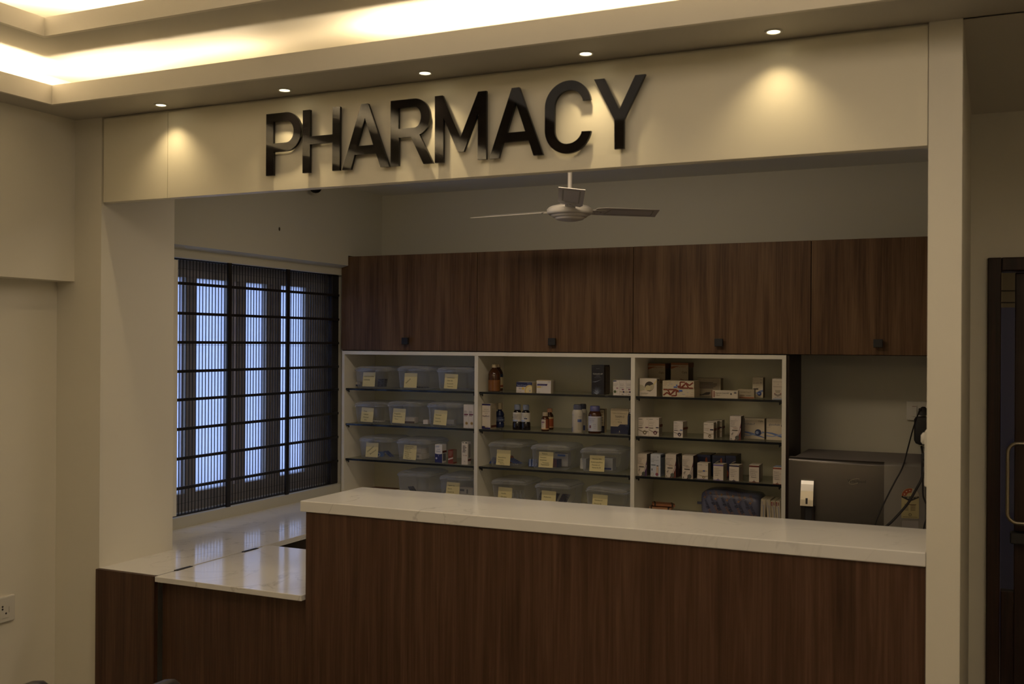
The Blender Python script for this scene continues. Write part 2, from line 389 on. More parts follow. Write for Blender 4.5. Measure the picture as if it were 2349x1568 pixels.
# the room seen through the door glass
b = MB(); b.box(-0.066, 2.6, 6.9, 7.2, 0, ZS, M['dkroom'])
for zz in (1.93, 1.86, 1.80): b.box(-0.066, 2.6, 6.892, 6.9, zz, zz+0.006, C('2a2012'))
struct('wall_far', b)
zc = aty(2310, 705, 6.3).z
b = MB(); b.box(-0.05, 0.9, 6.3, 6.33, 0, zc, M['blue_board']); o = obj('room_divider', b, None, (0.4, 6.3, 0)); tag(o, 'dark blue board standing behind the narrow door glass', 'divider')

# -------------------------------------------------------------- window wall
b = MB(); XWF = -3.27
fy0, fy1, wz0, wz1 = 3.30, 4.665, 0.848, 1.958
b.box(XWF-0.05, XWF+0.02, fy0, fy1, wz0, 0.925, M['winframe']); b.box(XWF-0.05, XWF+0.02, fy0, fy1, 1.885, wz1, M['winframe'])
win = struct('window_1', b, (XWF, 4.0, wz0), 0, 'barred window with frosted panes')
yy = lambda cx: atx(360+cx/2.241, 850, XWF).y
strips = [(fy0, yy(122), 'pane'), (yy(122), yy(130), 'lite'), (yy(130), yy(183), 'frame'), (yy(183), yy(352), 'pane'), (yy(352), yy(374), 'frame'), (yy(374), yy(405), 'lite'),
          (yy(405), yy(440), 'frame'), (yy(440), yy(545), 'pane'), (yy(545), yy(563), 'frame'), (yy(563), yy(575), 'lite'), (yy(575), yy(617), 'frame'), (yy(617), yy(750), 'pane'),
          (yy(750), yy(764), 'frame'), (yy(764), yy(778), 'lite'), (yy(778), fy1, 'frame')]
for a0, a1, k in strips:
    b = MB()
    if k == 'pane':
        b.box(XWF-0.008, XWF-0.004, a0, a1, 0.925, 1.885, M['frost']); sub('window_pane', b, win)
    elif k == 'frame':
        b.box(XWF-0.03, XWF+0.02, a0, a1, 0.925, 1.885, M['winframe']); sub('window_stile', b, win, 0.002)
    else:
        b.box(XWF-0.02, XWF+0.004, a0, a1, 0.925, 1.885, M['winlite']); sub('window_lit_strip', b, win)
# security grille
gx = -3.150
g = thing('window_grille', 'black iron grille of flat bars across the window', 'grille', (gx, 4.0, wz0))
for zz in (1.849, 1.7208, 1.5962, 1.4719, 1.3503, 1.2248, 1.0987, 0.9717):
    b = MB(); b.box(gx-0.0055, gx+0.0045, fy0, 4.63, zz-0.0062, zz+0.0062, M['black']); obj('cross_bar', b, g)
for y_ in (3.758, 4.1925):
    b = MB(); b.box(gx-0.0045, gx+0.0039, y_-0.0125, y_+0.0125, wz0+0.002, wz1, M['black']); obj('upright_bar', b, g)
# pleated insect screen
sx_ = -3.186
sc = thing('insect_screen', 'dark pleated insect screen drawn across the window', 'screen', (sx_, 4.0, wz0))
b = MB(); n = 58; ya, yb = 3.40, 4.598; pit = (yb-ya)/n
vs = []; fs = []
for i in range(2*n+1):
    x = sx_ + (0.006 if i % 2 else -0.006); y = ya + pit*i/2
    vs += [(x, y, wz0+0.004), (x, y, wz1-0.004)]
    if i: fs.append((2*i-2, 2*i, 2*i+1, 2*i-1))
b.add(vs, fs, M['mesh'])
for i in range(n):
    y = ya + pit*(i+0.5); b.box(sx_+0.005, sx_+0.0065, y-0.0021, y+0.0021, wz0+0.003, wz1-0.003, M['matblack'])
obj('pleated_mesh', b, sc)
b = MB(); b.box(sx_-0.012, sx_+0.016, 4.600, 4.662, wz0+0.001, wz1, M['matblack']); obj('pull_bar', b, sc, bevel=0.003)
b = MB(); b.box(XW+0.001, XW+0.012, 3.31, 3.412, wz0+0.012, wz1-0.012, M['lam']); o = obj('side_rail', b, sc, bevel=0.002); o['label'] = 'cream side rail beside the pillar'
for za, zb_ in ((wz0, wz0+0.004), (wz1-0.004, wz1)):
    b = MB(); b.box(sx_-0.012, sx_+0.012, 3.385, 4.662, za, zb_, M['matblack']); obj('guide_rail', b, sc)
for zz in (1.585, 1.915, 0.900):
    b = MB(); b.tube([(sx_+0.008, ya, zz), (sx_+0.008, yb, zz-0.004)], 0.0007, M['matblack'], 5); obj('tension_thread', b, sc)

# --------------------------------------------------------- counters, ledge
b = MB()
vsL = [(XL, 2.7245), (-2.590, 2.7245), (-2.600, 4.64), (XW, 4.64), (XW, 3.084), (XL, 3.084)]
n = len(vsL)
b.add([(x, y, ZL-0.02) for x, y in vsL]+[(x, y, ZL) for x, y in vsL], [tuple(range(n-1, -1, -1)), tuple(range(n, 2*n))]+[(i, (i+1) % n, n+(i+1) % n, n+i) for i in range(n)], M['marble'])
o = obj('window_ledge', b, None, (-2.87, 3.8, ZL-0.02)); tag(o, 'white marble ledge running along under the barred window', 'ledge')
t = thing('ledge_cabinet', 'dark brown wooden base under the white window ledge', 'cabinet', (-2.87, 3.8, 0))
b = MB(); b.box(-2.640, -2.624, 3.10, 4.63, 0, ZL-0.02, M['wood_dark']); obj('side_panel', b, t)
b = MB(); b.box(XW+0.002, -2.640, 3.10, 4.63, 0, ZL-0.02, M['wood_dark']); obj('carcass', b, t)
b = MB(); b.box(XL, -2.583, 2.7065, 2.724, 0, ZL, M['wood']); o = obj('end_panel', b, None, (-2.72, 2.715, 0)); tag(o, 'narrow walnut end panel below the pillar, left of the lift-up flap', 'panel')
t = thing('counter_flap', 'white marble lift-up counter flap left of the tall counter', 'counter flap', (-2.28, 3.0, ZL-0.018))
b = MB(); b.box(-2.581, -1.976, 2.707, 3.322, ZL-0.018, ZL, M['marble']); obj('flap_top', b, t, bevel=0.0015)
for pa, pb in (((395, 1307.5), (431, 1297.5)), ((546, 1264.5), (577, 1255.5))):
    A_, B_ = atz(*pa, ZL), atz(*pb, ZL); b = MB(); b.box(-2.590, -2.575, A_.y, B_.y, ZL-0.001, ZL+0.0022, M['matblack']); obj('hinge', b, t, bevel=0.0007)
t = thing('counter_gate', 'walnut gate panel set back under the lift-up flap', 'gate', (-2.28, 2.76, 0.0))
b = MB(); b.box(-2.578, -1.978, 2.742, 2.76, 0.02, ZL-0.019, M['wood']); obj('gate_panel', b, t)
b = MB(); b.box(-2.578, -2.545, 2.76, 2.79, 0.0, ZL-0.019, M['wood_dark']); obj('hinge_post', b, t)
t = thing('service_counter', 'tall walnut service counter with thick white marble top', 'counter', (-1.06, 2.9, 0))
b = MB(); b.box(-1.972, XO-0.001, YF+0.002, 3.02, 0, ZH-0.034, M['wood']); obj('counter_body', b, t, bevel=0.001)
b = MB(); b.box(-1.990, XO-0.001, YF-0.004, 3.075, ZH-0.034, ZH, M['marble']); obj('counter_top', b, t, bevel=0.002)

# ------------------------------------------------------------ wall cabinets
YC = 4.645
xs = [-3.144, -2.335, -1.520, -0.713, XO-0.002]
names = ['walnut wall cabinet nearest the barred window', 'second walnut wall cabinet from the window', 'third walnut wall cabinet from the window', 'walnut wall cabinet above the fridge, cut off by the right pillar']
kx = [aty(928, 782, 4.62).x, aty(1265, 783, 4.62).x, aty(1648, 786, 4.62).x, aty(2014, 789, 4.62).x]
for i in range(4):
    a0, a1 = xs[i], xs[i+1]
    t = thing('wall_cabinet', names[i], 'cabinet', ((a0+a1)/2, 4.8, 1.5575), 'overhead walnut cabinets')
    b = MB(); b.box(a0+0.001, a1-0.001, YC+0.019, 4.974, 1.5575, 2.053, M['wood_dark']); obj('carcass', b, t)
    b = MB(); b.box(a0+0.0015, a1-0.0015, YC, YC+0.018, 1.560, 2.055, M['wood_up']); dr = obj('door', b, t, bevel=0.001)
    b = MB(); b.box(kx[i]-0.0185, kx[i]+0.0185, YC-0.026, YC-0.012, 1.592, 1.627, M['matblack']); b.box(kx[i]-0.007, kx[i]+0.007, YC-0.013, YC, 1.602, 1.617, M['matblack']); obj('knob', b, dr, bevel=0.002)

# ------------------------------------------------------------ open shelving
YS = 4.650; YB = 4.955
t = thing('shelving_unit', 'cream open shelving unit of three bays under the walnut cabinets', 'shelves', (-1.96, 4.8, 0))
b = MB(); b.box(-3.140, -0.818, YS, YB, 1.537, 1.5555, M['lam']); obj('top_board', b, t, bevel=0.0008)
for a0, a1 in ((-3.140, -3.124), (-2.350, -2.330), (-1.531, -1.511), (-0.836, -0.818)):
    b = MB(); b.box(a0, a1, YS, YB, 0.0, 1.537, M['lam']); obj('upright_panel', b, t, bevel=0.0008)
b = MB(); b.box(-0.818, -0.806, YS+0.006, 4.974, 0.0, 1.5555, M['wood_dark']); o = obj('side_panel', b, t); o['label'] = 'dark wood outer side panel'
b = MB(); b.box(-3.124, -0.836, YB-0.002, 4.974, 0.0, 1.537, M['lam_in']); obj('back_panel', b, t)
bays = [(-3.124, -2.350), (-2.330, -1.531), (-1.511, -0.836)]
zr = [1.357, 1.170, 0.984, 0.7975]
for a0, a1 in bays:
    b = MB(); b.box(a0, a1, YS+0.01, YB-0.002, zr[3]-0.02, zr[3]-0.0005, M['lam']); obj('bottom_board', b, t)
    b = MB(); b.box(a0, a1, YS+0.03, YS+0.04, 0, zr[3]-0.02, M['lam']); obj('plinth_panel', b, t)
    for z in zr[:3]:
        for x in (a0+0.013, a1-0.013):
            for y in (YS+0.025, YS+0.255):
                q = MB(); q.lathe([(0.0022, 0), (0.0036, 0.004), (0.0036, 0.012)], M['black'], (x, y, z-0.0225), 8); q.box(min(x, a0 if x < a0+0.1 else a1), max(x, a0 if x < a0+0.1 else a1), y-0.003, y+0.003, z-0.0165, z-0.0115, M['black']); obj('shelf_pin', q, t)
bayn = ['left', 'middle', 'right']; rown = ['top', 'second', 'third']
for bi, (a0, a1) in enumerate(bays):
    for ri in range(3):
        z = zr[ri]; q = MB()
        q.box(a0+0.002, a1-0.002, YS+0.0135, YB-0.004, z-0.0095, z, M['glass'])
        g = obj('glass_shelf', q, None, ((a0+a1)/2, 4.8, z-0.0095)); tag(g, f'{rown[ri]} glass shelf from above in the {bayn[bi]} bay of the shelving', 'shelf', 'glass shelves of the open shelving')
        q = MB(); q.box(a0+0.002, a1-0.002, YS+0.011, YS+0.0135, z-0.0098, z+0.0002, M['gedge']); e = obj('front_edge', q, g); e['label'] = 'dark front edge'

# --------------------------------------------------------------- stock tools
B1 = lambda x, y: (770+x/6.711, 800+y/6.711)
B1b = lambda x, y: (770+x/6.711, 980+y/6.711)
B2 = lambda x, y: (1090+x/6.349, 800+y/6.349)
B2b = lambda x, y: (1090+x/6.349, 980+y/6.349)
B3 = lambda x, y: (1450+x/6.349, 810+y/6.349)
B3b = lambda x, y: (1450+x/6.349, 1000+y/6.349)
def draw(mb, design, w, h, d):
    """printed design on the front (-y) and right (+x) faces of a carton"""
    k = 0
    K = lambda t_: min(1.0, max(0.0, t_))
    for e in design:
        k += 1; ep = 0.00025*k; kind = e[0]; side = kind[0] == 's'; kk = kind[1:] if side else kind
        if side: mp = lambda u, v: (w/2+ep, K(u)*d, K(v)*h); ww = d
        else: mp = lambda u, v: ((K(u)-0.5)*w, -ep, K(v)*h); ww = w
        if kk == 'r': _, u0, v0, u1, v1, c = e; mb.poly([mp(u0, v0), mp(u1, v0), mp(u1, v1), mp(u0, v1)], C(c))
        elif kk == 'p': mb.poly([mp(*q) for q in e[1]], C(e[2]))
        elif kk == 'c':
            _, u, v, r, c = e; mb.poly([mp(u+r*math.cos(2*PI*i/28), v+r*ww/h*math.sin(2*PI*i/28)) for i in range(28)], C(c))
        elif kk == 'o':
            _, u, v, r, r2, c = e; n = 24; P = [mp(u+q*math.cos(2*PI*i/n), v+q*ww/h*math.sin(2*PI*i/n)) for q in (r, r2) for i in range(n)]
            mb.add(P, [(i, (i+1) % n, n+(i+1) % n, n+i) for i in range(n)], C(c))
        elif kk == 'l':
            _, pts, th, c = e
            for (u0, v0), (u1, v1) in zip(pts[:-1], pts[1:]):
                dx, dy = (u1-u0)*ww, (v1-v0)*h; L = math.hypot(dx, dy) or 1; nx, ny = -dy/L*th*ww/2/ww, dx/L*th*ww/2/h
                mb.poly([mp(u0+nx, v0+ny), mp(u0-nx, v0-ny), mp(u1-nx, v1-ny), mp(u1+nx, v1+ny)], C(c))
        elif kk == 't':
            _, u, v, sz, s, c = e[:6]; al = e[6] if len(e) > 6 else 'l'; mw = (e[7] if len(e) > 7 else 0.9)*ww
            mb.text(s, sz*h, C(c), lambda x, y: mp(u+x/ww, v+y/h), al, mw)
        elif kk == 'T':   # upside-down text
            _, u, v, sz, s, c = e[:6]; mb.text(s, sz*h, C(c), lambda x, y: mp(u-x/ww, v-y/h), 'l', 0.6*ww)
def para(u, v, n, lh, u1, c, seed=1, th=0.35):
    """small print too fine to read: thin ruled lines of uneven length"""
    rr = random.Random(seed)
    return [('r', u, v-lh*i, u+(u1-u)*(0.6+0.4*rr.random()), v-lh*i+lh*th, c) for i in range(n)]
def carton(P, x0, x1, ytop, zs, Y, depth, base, design, label, name='medicine_carton', cat='medicine box', group=None, top=None, side=None, rot=0.0, lidflap=False, kids=None):
    a = aty(*P(x0, ytop), Y); c = aty(*P(x1, ytop), Y)
    h = (a.z+c.z)/2 - zs
    b0, b1 = max(bays, key=lambda q: min(c.x, q[1])-max(a.x, q[0])); a.x = max(a.x, b0+0.0015); c.x = min(c.x, b1-0.0015)
    w = c.x-a.x
    mb = MB()
    mb.box(-w/2, w/2, 0, depth, 0, h, C(side or base), front=C(base))
    draw(mb, design, w, h, depth)
    if lidflap:
        T = Matrix.Translation((-w/2, 0.01, h)) @ Matrix.Rotation(0.9, 4, 'Y')
        mb.box(0.0, 0.018, 0.0, depth*0.7, 0, 0.0008, C('b9b3a8'), T=Matrix.Translation((-w*0.42, 0.004, h+0.0005)) @ Matrix.Rotation(-0.7, 4, 'Y'))
    mb.add([(-w/2, 0, h+0.0002), (w/2, 0, h+0.0002), (w/2, depth, h+0.0002), (-w/2, depth, h+0.0002)], [(0, 1, 2, 3)], C(top or base))
    o = obj(name, mb, None, (0, 0, 0)); o.location = ((a.x+c.x)/2, Y, zs); o.rotation_euler = (0, 0, rot)
    tag(o, label, cat, group)
    return o
WHT = 'd8cfc4'; CRM = 'd9ccaa'

# ------------------------------------------------------- plastic containers
def note_mesh(parent, pc, Y, tilt, lines, rot=0.0, ztop=None):
    """a square sticky note, centre at pc, facing the hall, with handwriting"""
    s = 0.038
    T = Matrix.Translation(pc) @ Matrix.Rotation(tilt, 4, 'X') @ Matrix.Rotation(rot, 4, 'Y')
    mb = MB(); vs = []; fs = []
    for j in range(5):
        v = j/4; z = s-2*s*v; y = -0.0006 - 0.004*max(0, v-0.3)**2
        vs += [(-s, y, z), (s, y, z)]
        if j: fs.append((2*j-2, 2*j-1, 2*j+1, 2*j))
    vs2 = [(x, y+0.0003, z) for x, y, z in vs]
    mb.add(vs, [f[::-1] for f in fs], M['note'], False, T); mb.add(vs2, fs, M['note'], False, T)
    for k, (u, v, sz, txt, rt) in enumerate(lines):
        def mp(x, y, u=u, v=v, rt=rt):
            X = -s+2*s*u + x*math.cos(rt)-y*math.sin(rt); Z = -s+2*s*v + x*math.sin(rt)+y*math.cos(rt)
            vv = (s-Z)/(2*s); return T @ Vector((X, -0.0012-0.004*max(0, vv-0.3)**2, Z))
        mb.text(txt, sz*2*s, M['ink'], mp, 'l', 1.7*s)
    return obj('sticky_note', mb, parent)
def container(P, lx, rx, ly, ry, zs, label, noteat=None, lines=(), nrot=0.0, rz=0.0, depth=0.235, Y=4.69, hgt=None, lidtilt=0.0):
    """lx..rx: px of the lid's front rim, ly/ry: px y of the lid's top at left / base row"""
    a = aty(*P(lx, ly), Y); c = aty(*P(rx, ly), Y); w = c.x-a.x; h = hgt or max(0.085, a.z-zs+0.004)
    cx = (a.x+c.x)/2; cy = Y+depth/2
    t = thing('storage_container', label, 'container', (cx, cy, zs), 'clear lidded plastic containers')
    T = Matrix.Translation((cx, cy, zs)) @ Matrix.Rotation(rz, 4, 'Z')
    hx, hy = w/2, depth/2; hb = h-0.026
    mb = MB()
    mb.loft([(0.0015, hx-0.018, hy-0.018, 0.016), (0.0, hx-0.022, hy-0.022, 0.014)][::-1] + [(0.006, hx-0.0145, hy-0.0145, 0.018), (hb*0.5, hx-0.010, hy-0.010, 0.02), (hb, hx-0.006, hy-0.006, 0.022), (hb+0.001, hx-0.002, hy-0.002, 0.024), (hb+0.005, hx-0.002, hy-0.002, 0.024)], M['tub'], T, True, False)
    obj('tub', mb, t)
    mb = MB()
    mb.loft([(hb+0.002, hx, hy, 0.026), (hb+0.009, hx, hy, 0.026), (hb+0.010, hx-0.003, hy-0.003, 0.026), (hb+0.016, hx-0.004, hy-0.004, 0.026), (hb+0.0185, hx-0.008, hy-0.008, 0.024), (hb+0.0225, hx-0.017, hy-0.017, 0.02), (hb+0.026, hx-0.024, hy-0.024, 0.018), (hb+0.0245, hx-0.03, hy-0.03, 0.014)], M['lid'], T, False, True)
    if lidtilt:
        R_ = T @ Matrix.Translation((-hx, 0, hb+0.002)) @ Matrix.Rotation(-lidtilt, 4, 'Y') @ Matrix.Translation((hx, 0, -hb-0.002)) @ T.inverted()
        mb.v = [tuple(R_ @ Vector(p_)+Vector((0.006, 0, 0.004))) for p_ in mb.v]
    obj('lid', mb, t)
    if noteat:
        f = aty(*P(*noteat), Y+0.004); pc = Vector((f.x, Y+0.0075, f.z))
        tl = -math.atan2(0.0085, hb)
        note_mesh(t, T @ (Matrix.Translation((-cx, -cy, -zs)) @ pc) if rz else pc, Y, tl, lines, nrot)
    return t, T, hx, hy, hb
def blister(name, loc, w, l, nx, ny, mat, label, rz=0, tx=0, ty=0, pm=None, group='loose tablet strips in the containers', cat='tablet strip'):
    mb = MB(); T = Matrix.Rotation(tx, 4, 'X') @ Matrix.Rotation(ty, 4, 'Y')
    mb.box(-w/2, w/2, -l/2, l/2, 0, 0.0008, mat, T)
    for i in range(nx):
        for j in range(ny):
            mb.lathe([(w/nx*0.36, 0), (w/nx*0.33, 0.0025), (w/nx*0.2, 0.004), (0, 0.0042)], pm or mat, (-w/2+(i+0.5)*w/nx, -l/2+(j+0.5)*l/ny, 0.0008), 8, T, capb=False)
    zmin = min(v[2] for v in mb.v); mb.v = [(x, y, z-zmin) for x, y, z in mb.v]
    o = obj(name, mb, None, (0, 0, 0)); o.location = loc; o.rotation_euler = (0, 0, rz); tag(o, label, cat, group); return o
def minibox(loc, w, d, h, base, design, label, rz=0, name='medicine_carton'):
    mb = MB(); mb.box(-w/2, w/2, 0, d, 0, h, C(base)); draw(mb, design, w, h, d)
    o = obj(name, mb, None, (0, 0, 0)); o.location = loc; o.rotation_euler = (0, 0, rz); tag(o, label, 'medicine box'); return o
EPS = 0.0075   # inside floor of a tub
L_ = lambda u, v, s, t, r=0.0: (u, v, s, t, r)

# left bay, top shelf
z = zr[0]
container(B1, 265, 800, 277, 600, z, 'clear container at the left end of the top shelf, left bay', (508, 468), [L_(.08, .66, .12, 'CEFPODOXIME'), L_(.08, .42, .12, 'CEFIXIME')])
container(B1, 918, 1440, 272, 620, z, 'clear container in the middle of the top shelf, left bay', (1150, 484), [L_(.16, .26, .15, 'Azithral', .75)])
container(B1, 1526, 2065, 290, 640, z, 'clear container at the right end of the top shelf, left bay', (1772, 498), [L_(.2, .7, .11, 'Levofloxacin'), L_(.2, .5, .11, 'Cefix 200'), L_(.2, .3, .11, 'Amoxicillin'), L_(.25, .12, .10, 'Augmentin')], .03)
X = lambda P, x, Y=4.8: aty(*P(x, 600), Y).x
blister('tablet_strip', (X(B1, 720), 4.80, z+EPS), 0.05, 0.11, 3, 5, M['foil_d'], 'dark tablet strip propped up in the leftmost top shelf container', 0.5, 0.35)
minibox((X(B1, 380), 4.76, z+EPS), 0.05, 0.06, 0.022, WHT, [('r', 0, 0, 1, .4, '4a5570')], 'small white carton in the leftmost top shelf container')
blister('tablet_strip', (X(B1, 1340), 4.77, z+EPS), 0.06, 0.10, 3, 5, M['foil_d'], 'dark tablet strip in the middle top shelf container', 1.3)
blister('tablet_strip', (X(B1, 1980), 4.77, z+EPS), 0.055, 0.11, 3, 5, M['foil_s'], 'silver tablet strip in the right container on the top shelf', 1.2)
# left bay, second shelf
z = zr[1]
container(B1, 260, 745, 820, 1130, z, 'clear container at the left end of the second shelf, left bay', (482, 1012), [L_(.2, .7, .13, 'Paras'), L_(.2, .48, .12, 'Calcium'), L_(.2, .28, .12, 'Monocef'), L_(.3, .1, .12, 'Zinc')], .03)
container(B1, 768, 1280, 815, 1150, z, 'clear container second from left on the second shelf, left bay', (972, 1030), [L_(.1, .6, .13, 'Pregabalin'), L_(.1, .42, .11, 'Nitrofurantoin'), L_(.18, .24, .11, 'Metro')], .03)
container(B1, 1378, 1905, 832, 1180, z, 'clear container third from left on the second shelf, left bay', (1608, 1056), [L_(.12, .62, .13, 'Domstal'), L_(.12, .4, .12, 'Nicotex'), L_(.14, .2, .11, 'Lanzol 30')], .04)
blister('tablet_strip', (X(B1, 690), 4.765, z+EPS), 0.05, 0.09, 4, 6, M['matblack'], 'black strip with white tablets in the left second shelf container', 1.4, pm=C('d0ccc0'))
minibox((X(B1, 1190), 4.75, z+EPS), 0.075, 0.05, 0.03, WHT, [('r', 0, 0, 1, .3, '4a2a20'), ('r', .1, .5, .3, .85, '888888')], 'white and brown carton lying in the second container of the second shelf', 0.1)
minibox((X(B1, 1780), 4.78, z+EPS), 0.05, 0.04, 0.024, 'b8b4aa', [], 'pale carton in the third container of the second shelf', 0.1)
blister('tablet_strip', (X(B1, 1850), 4.74, z+EPS), 0.03, 0.08, 2, 5, M['foil_s'], 'silver strip in the third container of the second shelf', 1.4)
minibox((X(B1, 1480), 4.735, z+EPS), 0.028, 0.03, 0.022, WHT, [], 'tiny white carton in the third container of the second shelf')
SL = lambda c1: [('r', .1, .55, .9, .60, c1), ('r', .1, .50, .7, .53, '8a8078'), ('c', .62, .2, .3, 'c0a878'), ('c', .66, .2, .18, '8f6f38')] + para(.12, .72, 3, .04, .85, 'a09890', 3)
carton(B1, 1970, 2046, 855, z, 4.70, 0.05, WHT, SL('6a2440'), 'tall slim white carton with gold swirl beside the bay divider, left of its twin')
carton(B1, 2048, 2125, 857, z, 4.70, 0.05, WHT, SL('6a2440'), 'tall slim white carton with gold swirl touching the bay divider')
# left bay, third shelf
z = zr[2]
container(B1b, 325, 850, 148, 460, z, 'clear container at the left end of the third shelf, left bay', (556, 345), [L_(.14, .30, .15, 'Clobetasol', .7), L_(.38, .16, .14, 'Beclomed', .6)])
container(B1b, 908, 1440, 180, 500, z, 'clear container second from left on the third shelf, left bay', (1140, 382), [L_(.1, .86, .09, 'Salbutamol inhaler'), L_(.1, .74, .09, 'Budecort 100'), L_(.1, .62, .09, 'Seroflo 250'), L_(.1, .48, .10, 'Montair Plus'), L_(.08, .34, .09, 'Volini 30g'), L_(.14, .2, .10, 'Eltroxin'), L_(.2, .07, .09, 'Ondem MD')], .03)
minibox((X(B1b, 740), 4.745, z+EPS), 0.05, 0.06, 0.022, '3a66b0', [('o', .5, .5, .2, .14, 'dddddd')], 'small blue carton in the left container on the third shelf', 0.4)
blister('tablet_strip', (X(B1b, 820), 4.80, z+EPS), 0.03, 0.08, 2, 5, M['foil_b'], 'blue strip in the left container on the third shelf', 1.0, 0.3)
c1 = minibox((X(B1b, 1330), 4.74, z+EPS), 0.065, 0.07, 0.028, 'cfc8b8', [('r', .55, .3, .75, .7, '8a8a8a')], 'lower white carton inside the second container on the third shelf', -0.1)
minibox((X(B1b, 1325), 4.745, z+EPS+0.0285), 0.06, 0.065, 0.026, 'cfc8b8', [('r', .1, .15, .8, .2, '9a9488')], 'upper white carton inside the second container on the third shelf', -0.1)
carton(B1b, 1530, 1640, 260, z, 4.71, 0.045, 'e0dcd6', [('r', 0, 0, 1, .52, '23255a'), ('p', [(0, .50), (.25, .47), (.5, .46), (.75, .47), (1, .5), (1, .56), (0, .56)], 'e0dcd6'), ('t', .5, .72, .06, 'Sildenafil', '4a68a0', 'c'), ('t', .5, .60, .07, 'Omnacip', '2850a0', 'c'), ('c', .22, .24, .12, 'c0c0d0'), ('t', .5, .36, .09, '8', 'c8c8e0', 'c'), ('sr', 0, .55, 1, .65, '5a2418'), ('sr', .1, .1, .8, .5, '6a6a70')] + para(.1, .9, 2, .05, .9, '8090b0', 4), 'blue and white carton right of the containers, third shelf of left bay')
carton(B1b, 1732, 1808, 346, z, 4.70, 0.04, '7a3420', [('p', [(0, .25), (1, .38), (1, .48), (0, .35)], 'c8c0b8'), ('sr', 0, 0, 1, 1, '8a7a68'), ('sr', 0, 0, 1, .1, '7a3420')] + para(.2, .85, 4, .09, .9, 'a08a78', 6), 'small rust red carton with white slanting band, left bay')
carton(B1b, 1940, 2034, 222, z, 4.70, 0.035, 'ddd2c0', [('t', .5, .38, .055, 'Nasoflo', '6a2450', 'c'), ('c', .8, .40, .07, 'c08050'), ('o', .5, .14, .1, .07, '8a8070'), ('r', .15, .95, .35, .98, '3a3a3a'), ('r', .6, .94, .95, .98, '3a3a3a'), ('sr', 0, .15, 1, .24, '6a2a20'), ('sr', .2, .3, .8, .9, '8a8478')] + para(.2, .8, 5, .065, .85, '7a7268', 8, .5), 'tall white nasal spray carton by the divider, third shelf of left bay')
# left bay, bottom board
z = zr[3]
container(B1b, 920, 1440, 680, 1000, z, 'clear container without a note on the bottom board, left bay', Y=4.70)
container(B1b, 1568, 2100, 735, 1050, z, 'clear container with a note on the bottom board, left bay', (1800, 960), [L_(.12, .74, .12, 'Typbar Inj'), L_(.12, .52, .12, 'Eptoin'), L_(.12, .3, .13, 'Insulin-N')], .02)
blister('tablet_strip', (X(B1b, 1150), 4.82, z+EPS+0.004), 0.035, 0.05, 3, 5, M['foil_d'], 'bluish strip in the bottom container without a note', 0.9, 0.45)
blister('tablet_strip', (X(B1b, 1150), 4.76, z+EPS), 0.06, 0.10, 3, 5, M['foil_s'], 'silver strip lying flat in the bottom container without a note', 1.5)
minibox((X(B1b, 2060), 4.76, z+EPS), 0.085, 0.05, 0.055, 'bdb6a8', [('r', .1, .6, .4, .8, '707070'), ('r', .55, .4, .65, .8, '707070')], 'printed white carton in the bottom container with a note, left bay', 0)
mb = MB(); xa = X(B1b, 520, 4.9); xb = X(B1b, 930, 4.9)
for k in range(3): mb.box(xa+0.01*k, xb-0.004*k, 4.80+0.02*k, 4.94, z+0.0012*k, z+0.0012*k+0.001, C(['8a6038', 'b09060', '7a4428'][k]), Matrix.Identity(4))
o = obj('flat_carton', mb, None, ((xa+xb)/2, 4.87, z)); tag(o, 'flattened brown cardboard lying at the back of the bottom board', 'cardboard')

# ------------------------------------------------------------------- bottles
def cyl_text(mb, txt, size, mat, r, cx, cy, z, al='c', a0=-0.0, maxw=None):
    mb.text(txt, size, mat, lambda x, y: (cx+r*math.sin(a0+x/r), cy-r*math.cos(a0+x/r), z+y), al, maxw)
def band(mb, r, z0, z1, mat, a0=-2.2, a1=2.2, cx=0, cy=0, n=20):
    vs = []; fs = []
    for i in range(n+1):
        a = a0+(a1-a0)*i/n; vs += [(cx+r*math.sin(a), cy-r*math.cos(a), z0), (cx+r*math.sin(a), cy-r*math.cos(a), z1)]
        if i: fs.append((2*i-2, 2*i, 2*i+1, 2*i-1))
    mb.add(vs, fs, mat, True)
def ribs(mb, r, z0, z1, mat, n=28):
    vs = []; fs = []
    for j, zz in enumerate((z0, z1)):
        for i in range(2*n):
            a = PI*i/n; q = r*(1.0 if i % 2 else 0.95); vs.append((q*math.cos(a), q*math.sin(a), zz))
    m = 2*n
    for i in range(m): fs.append((i, (i+1) % m, m+(i+1) % m, m+i))
    mb.add(vs, fs, mat, False); mb.add(vs[m:], [tuple(range(m))], mat)
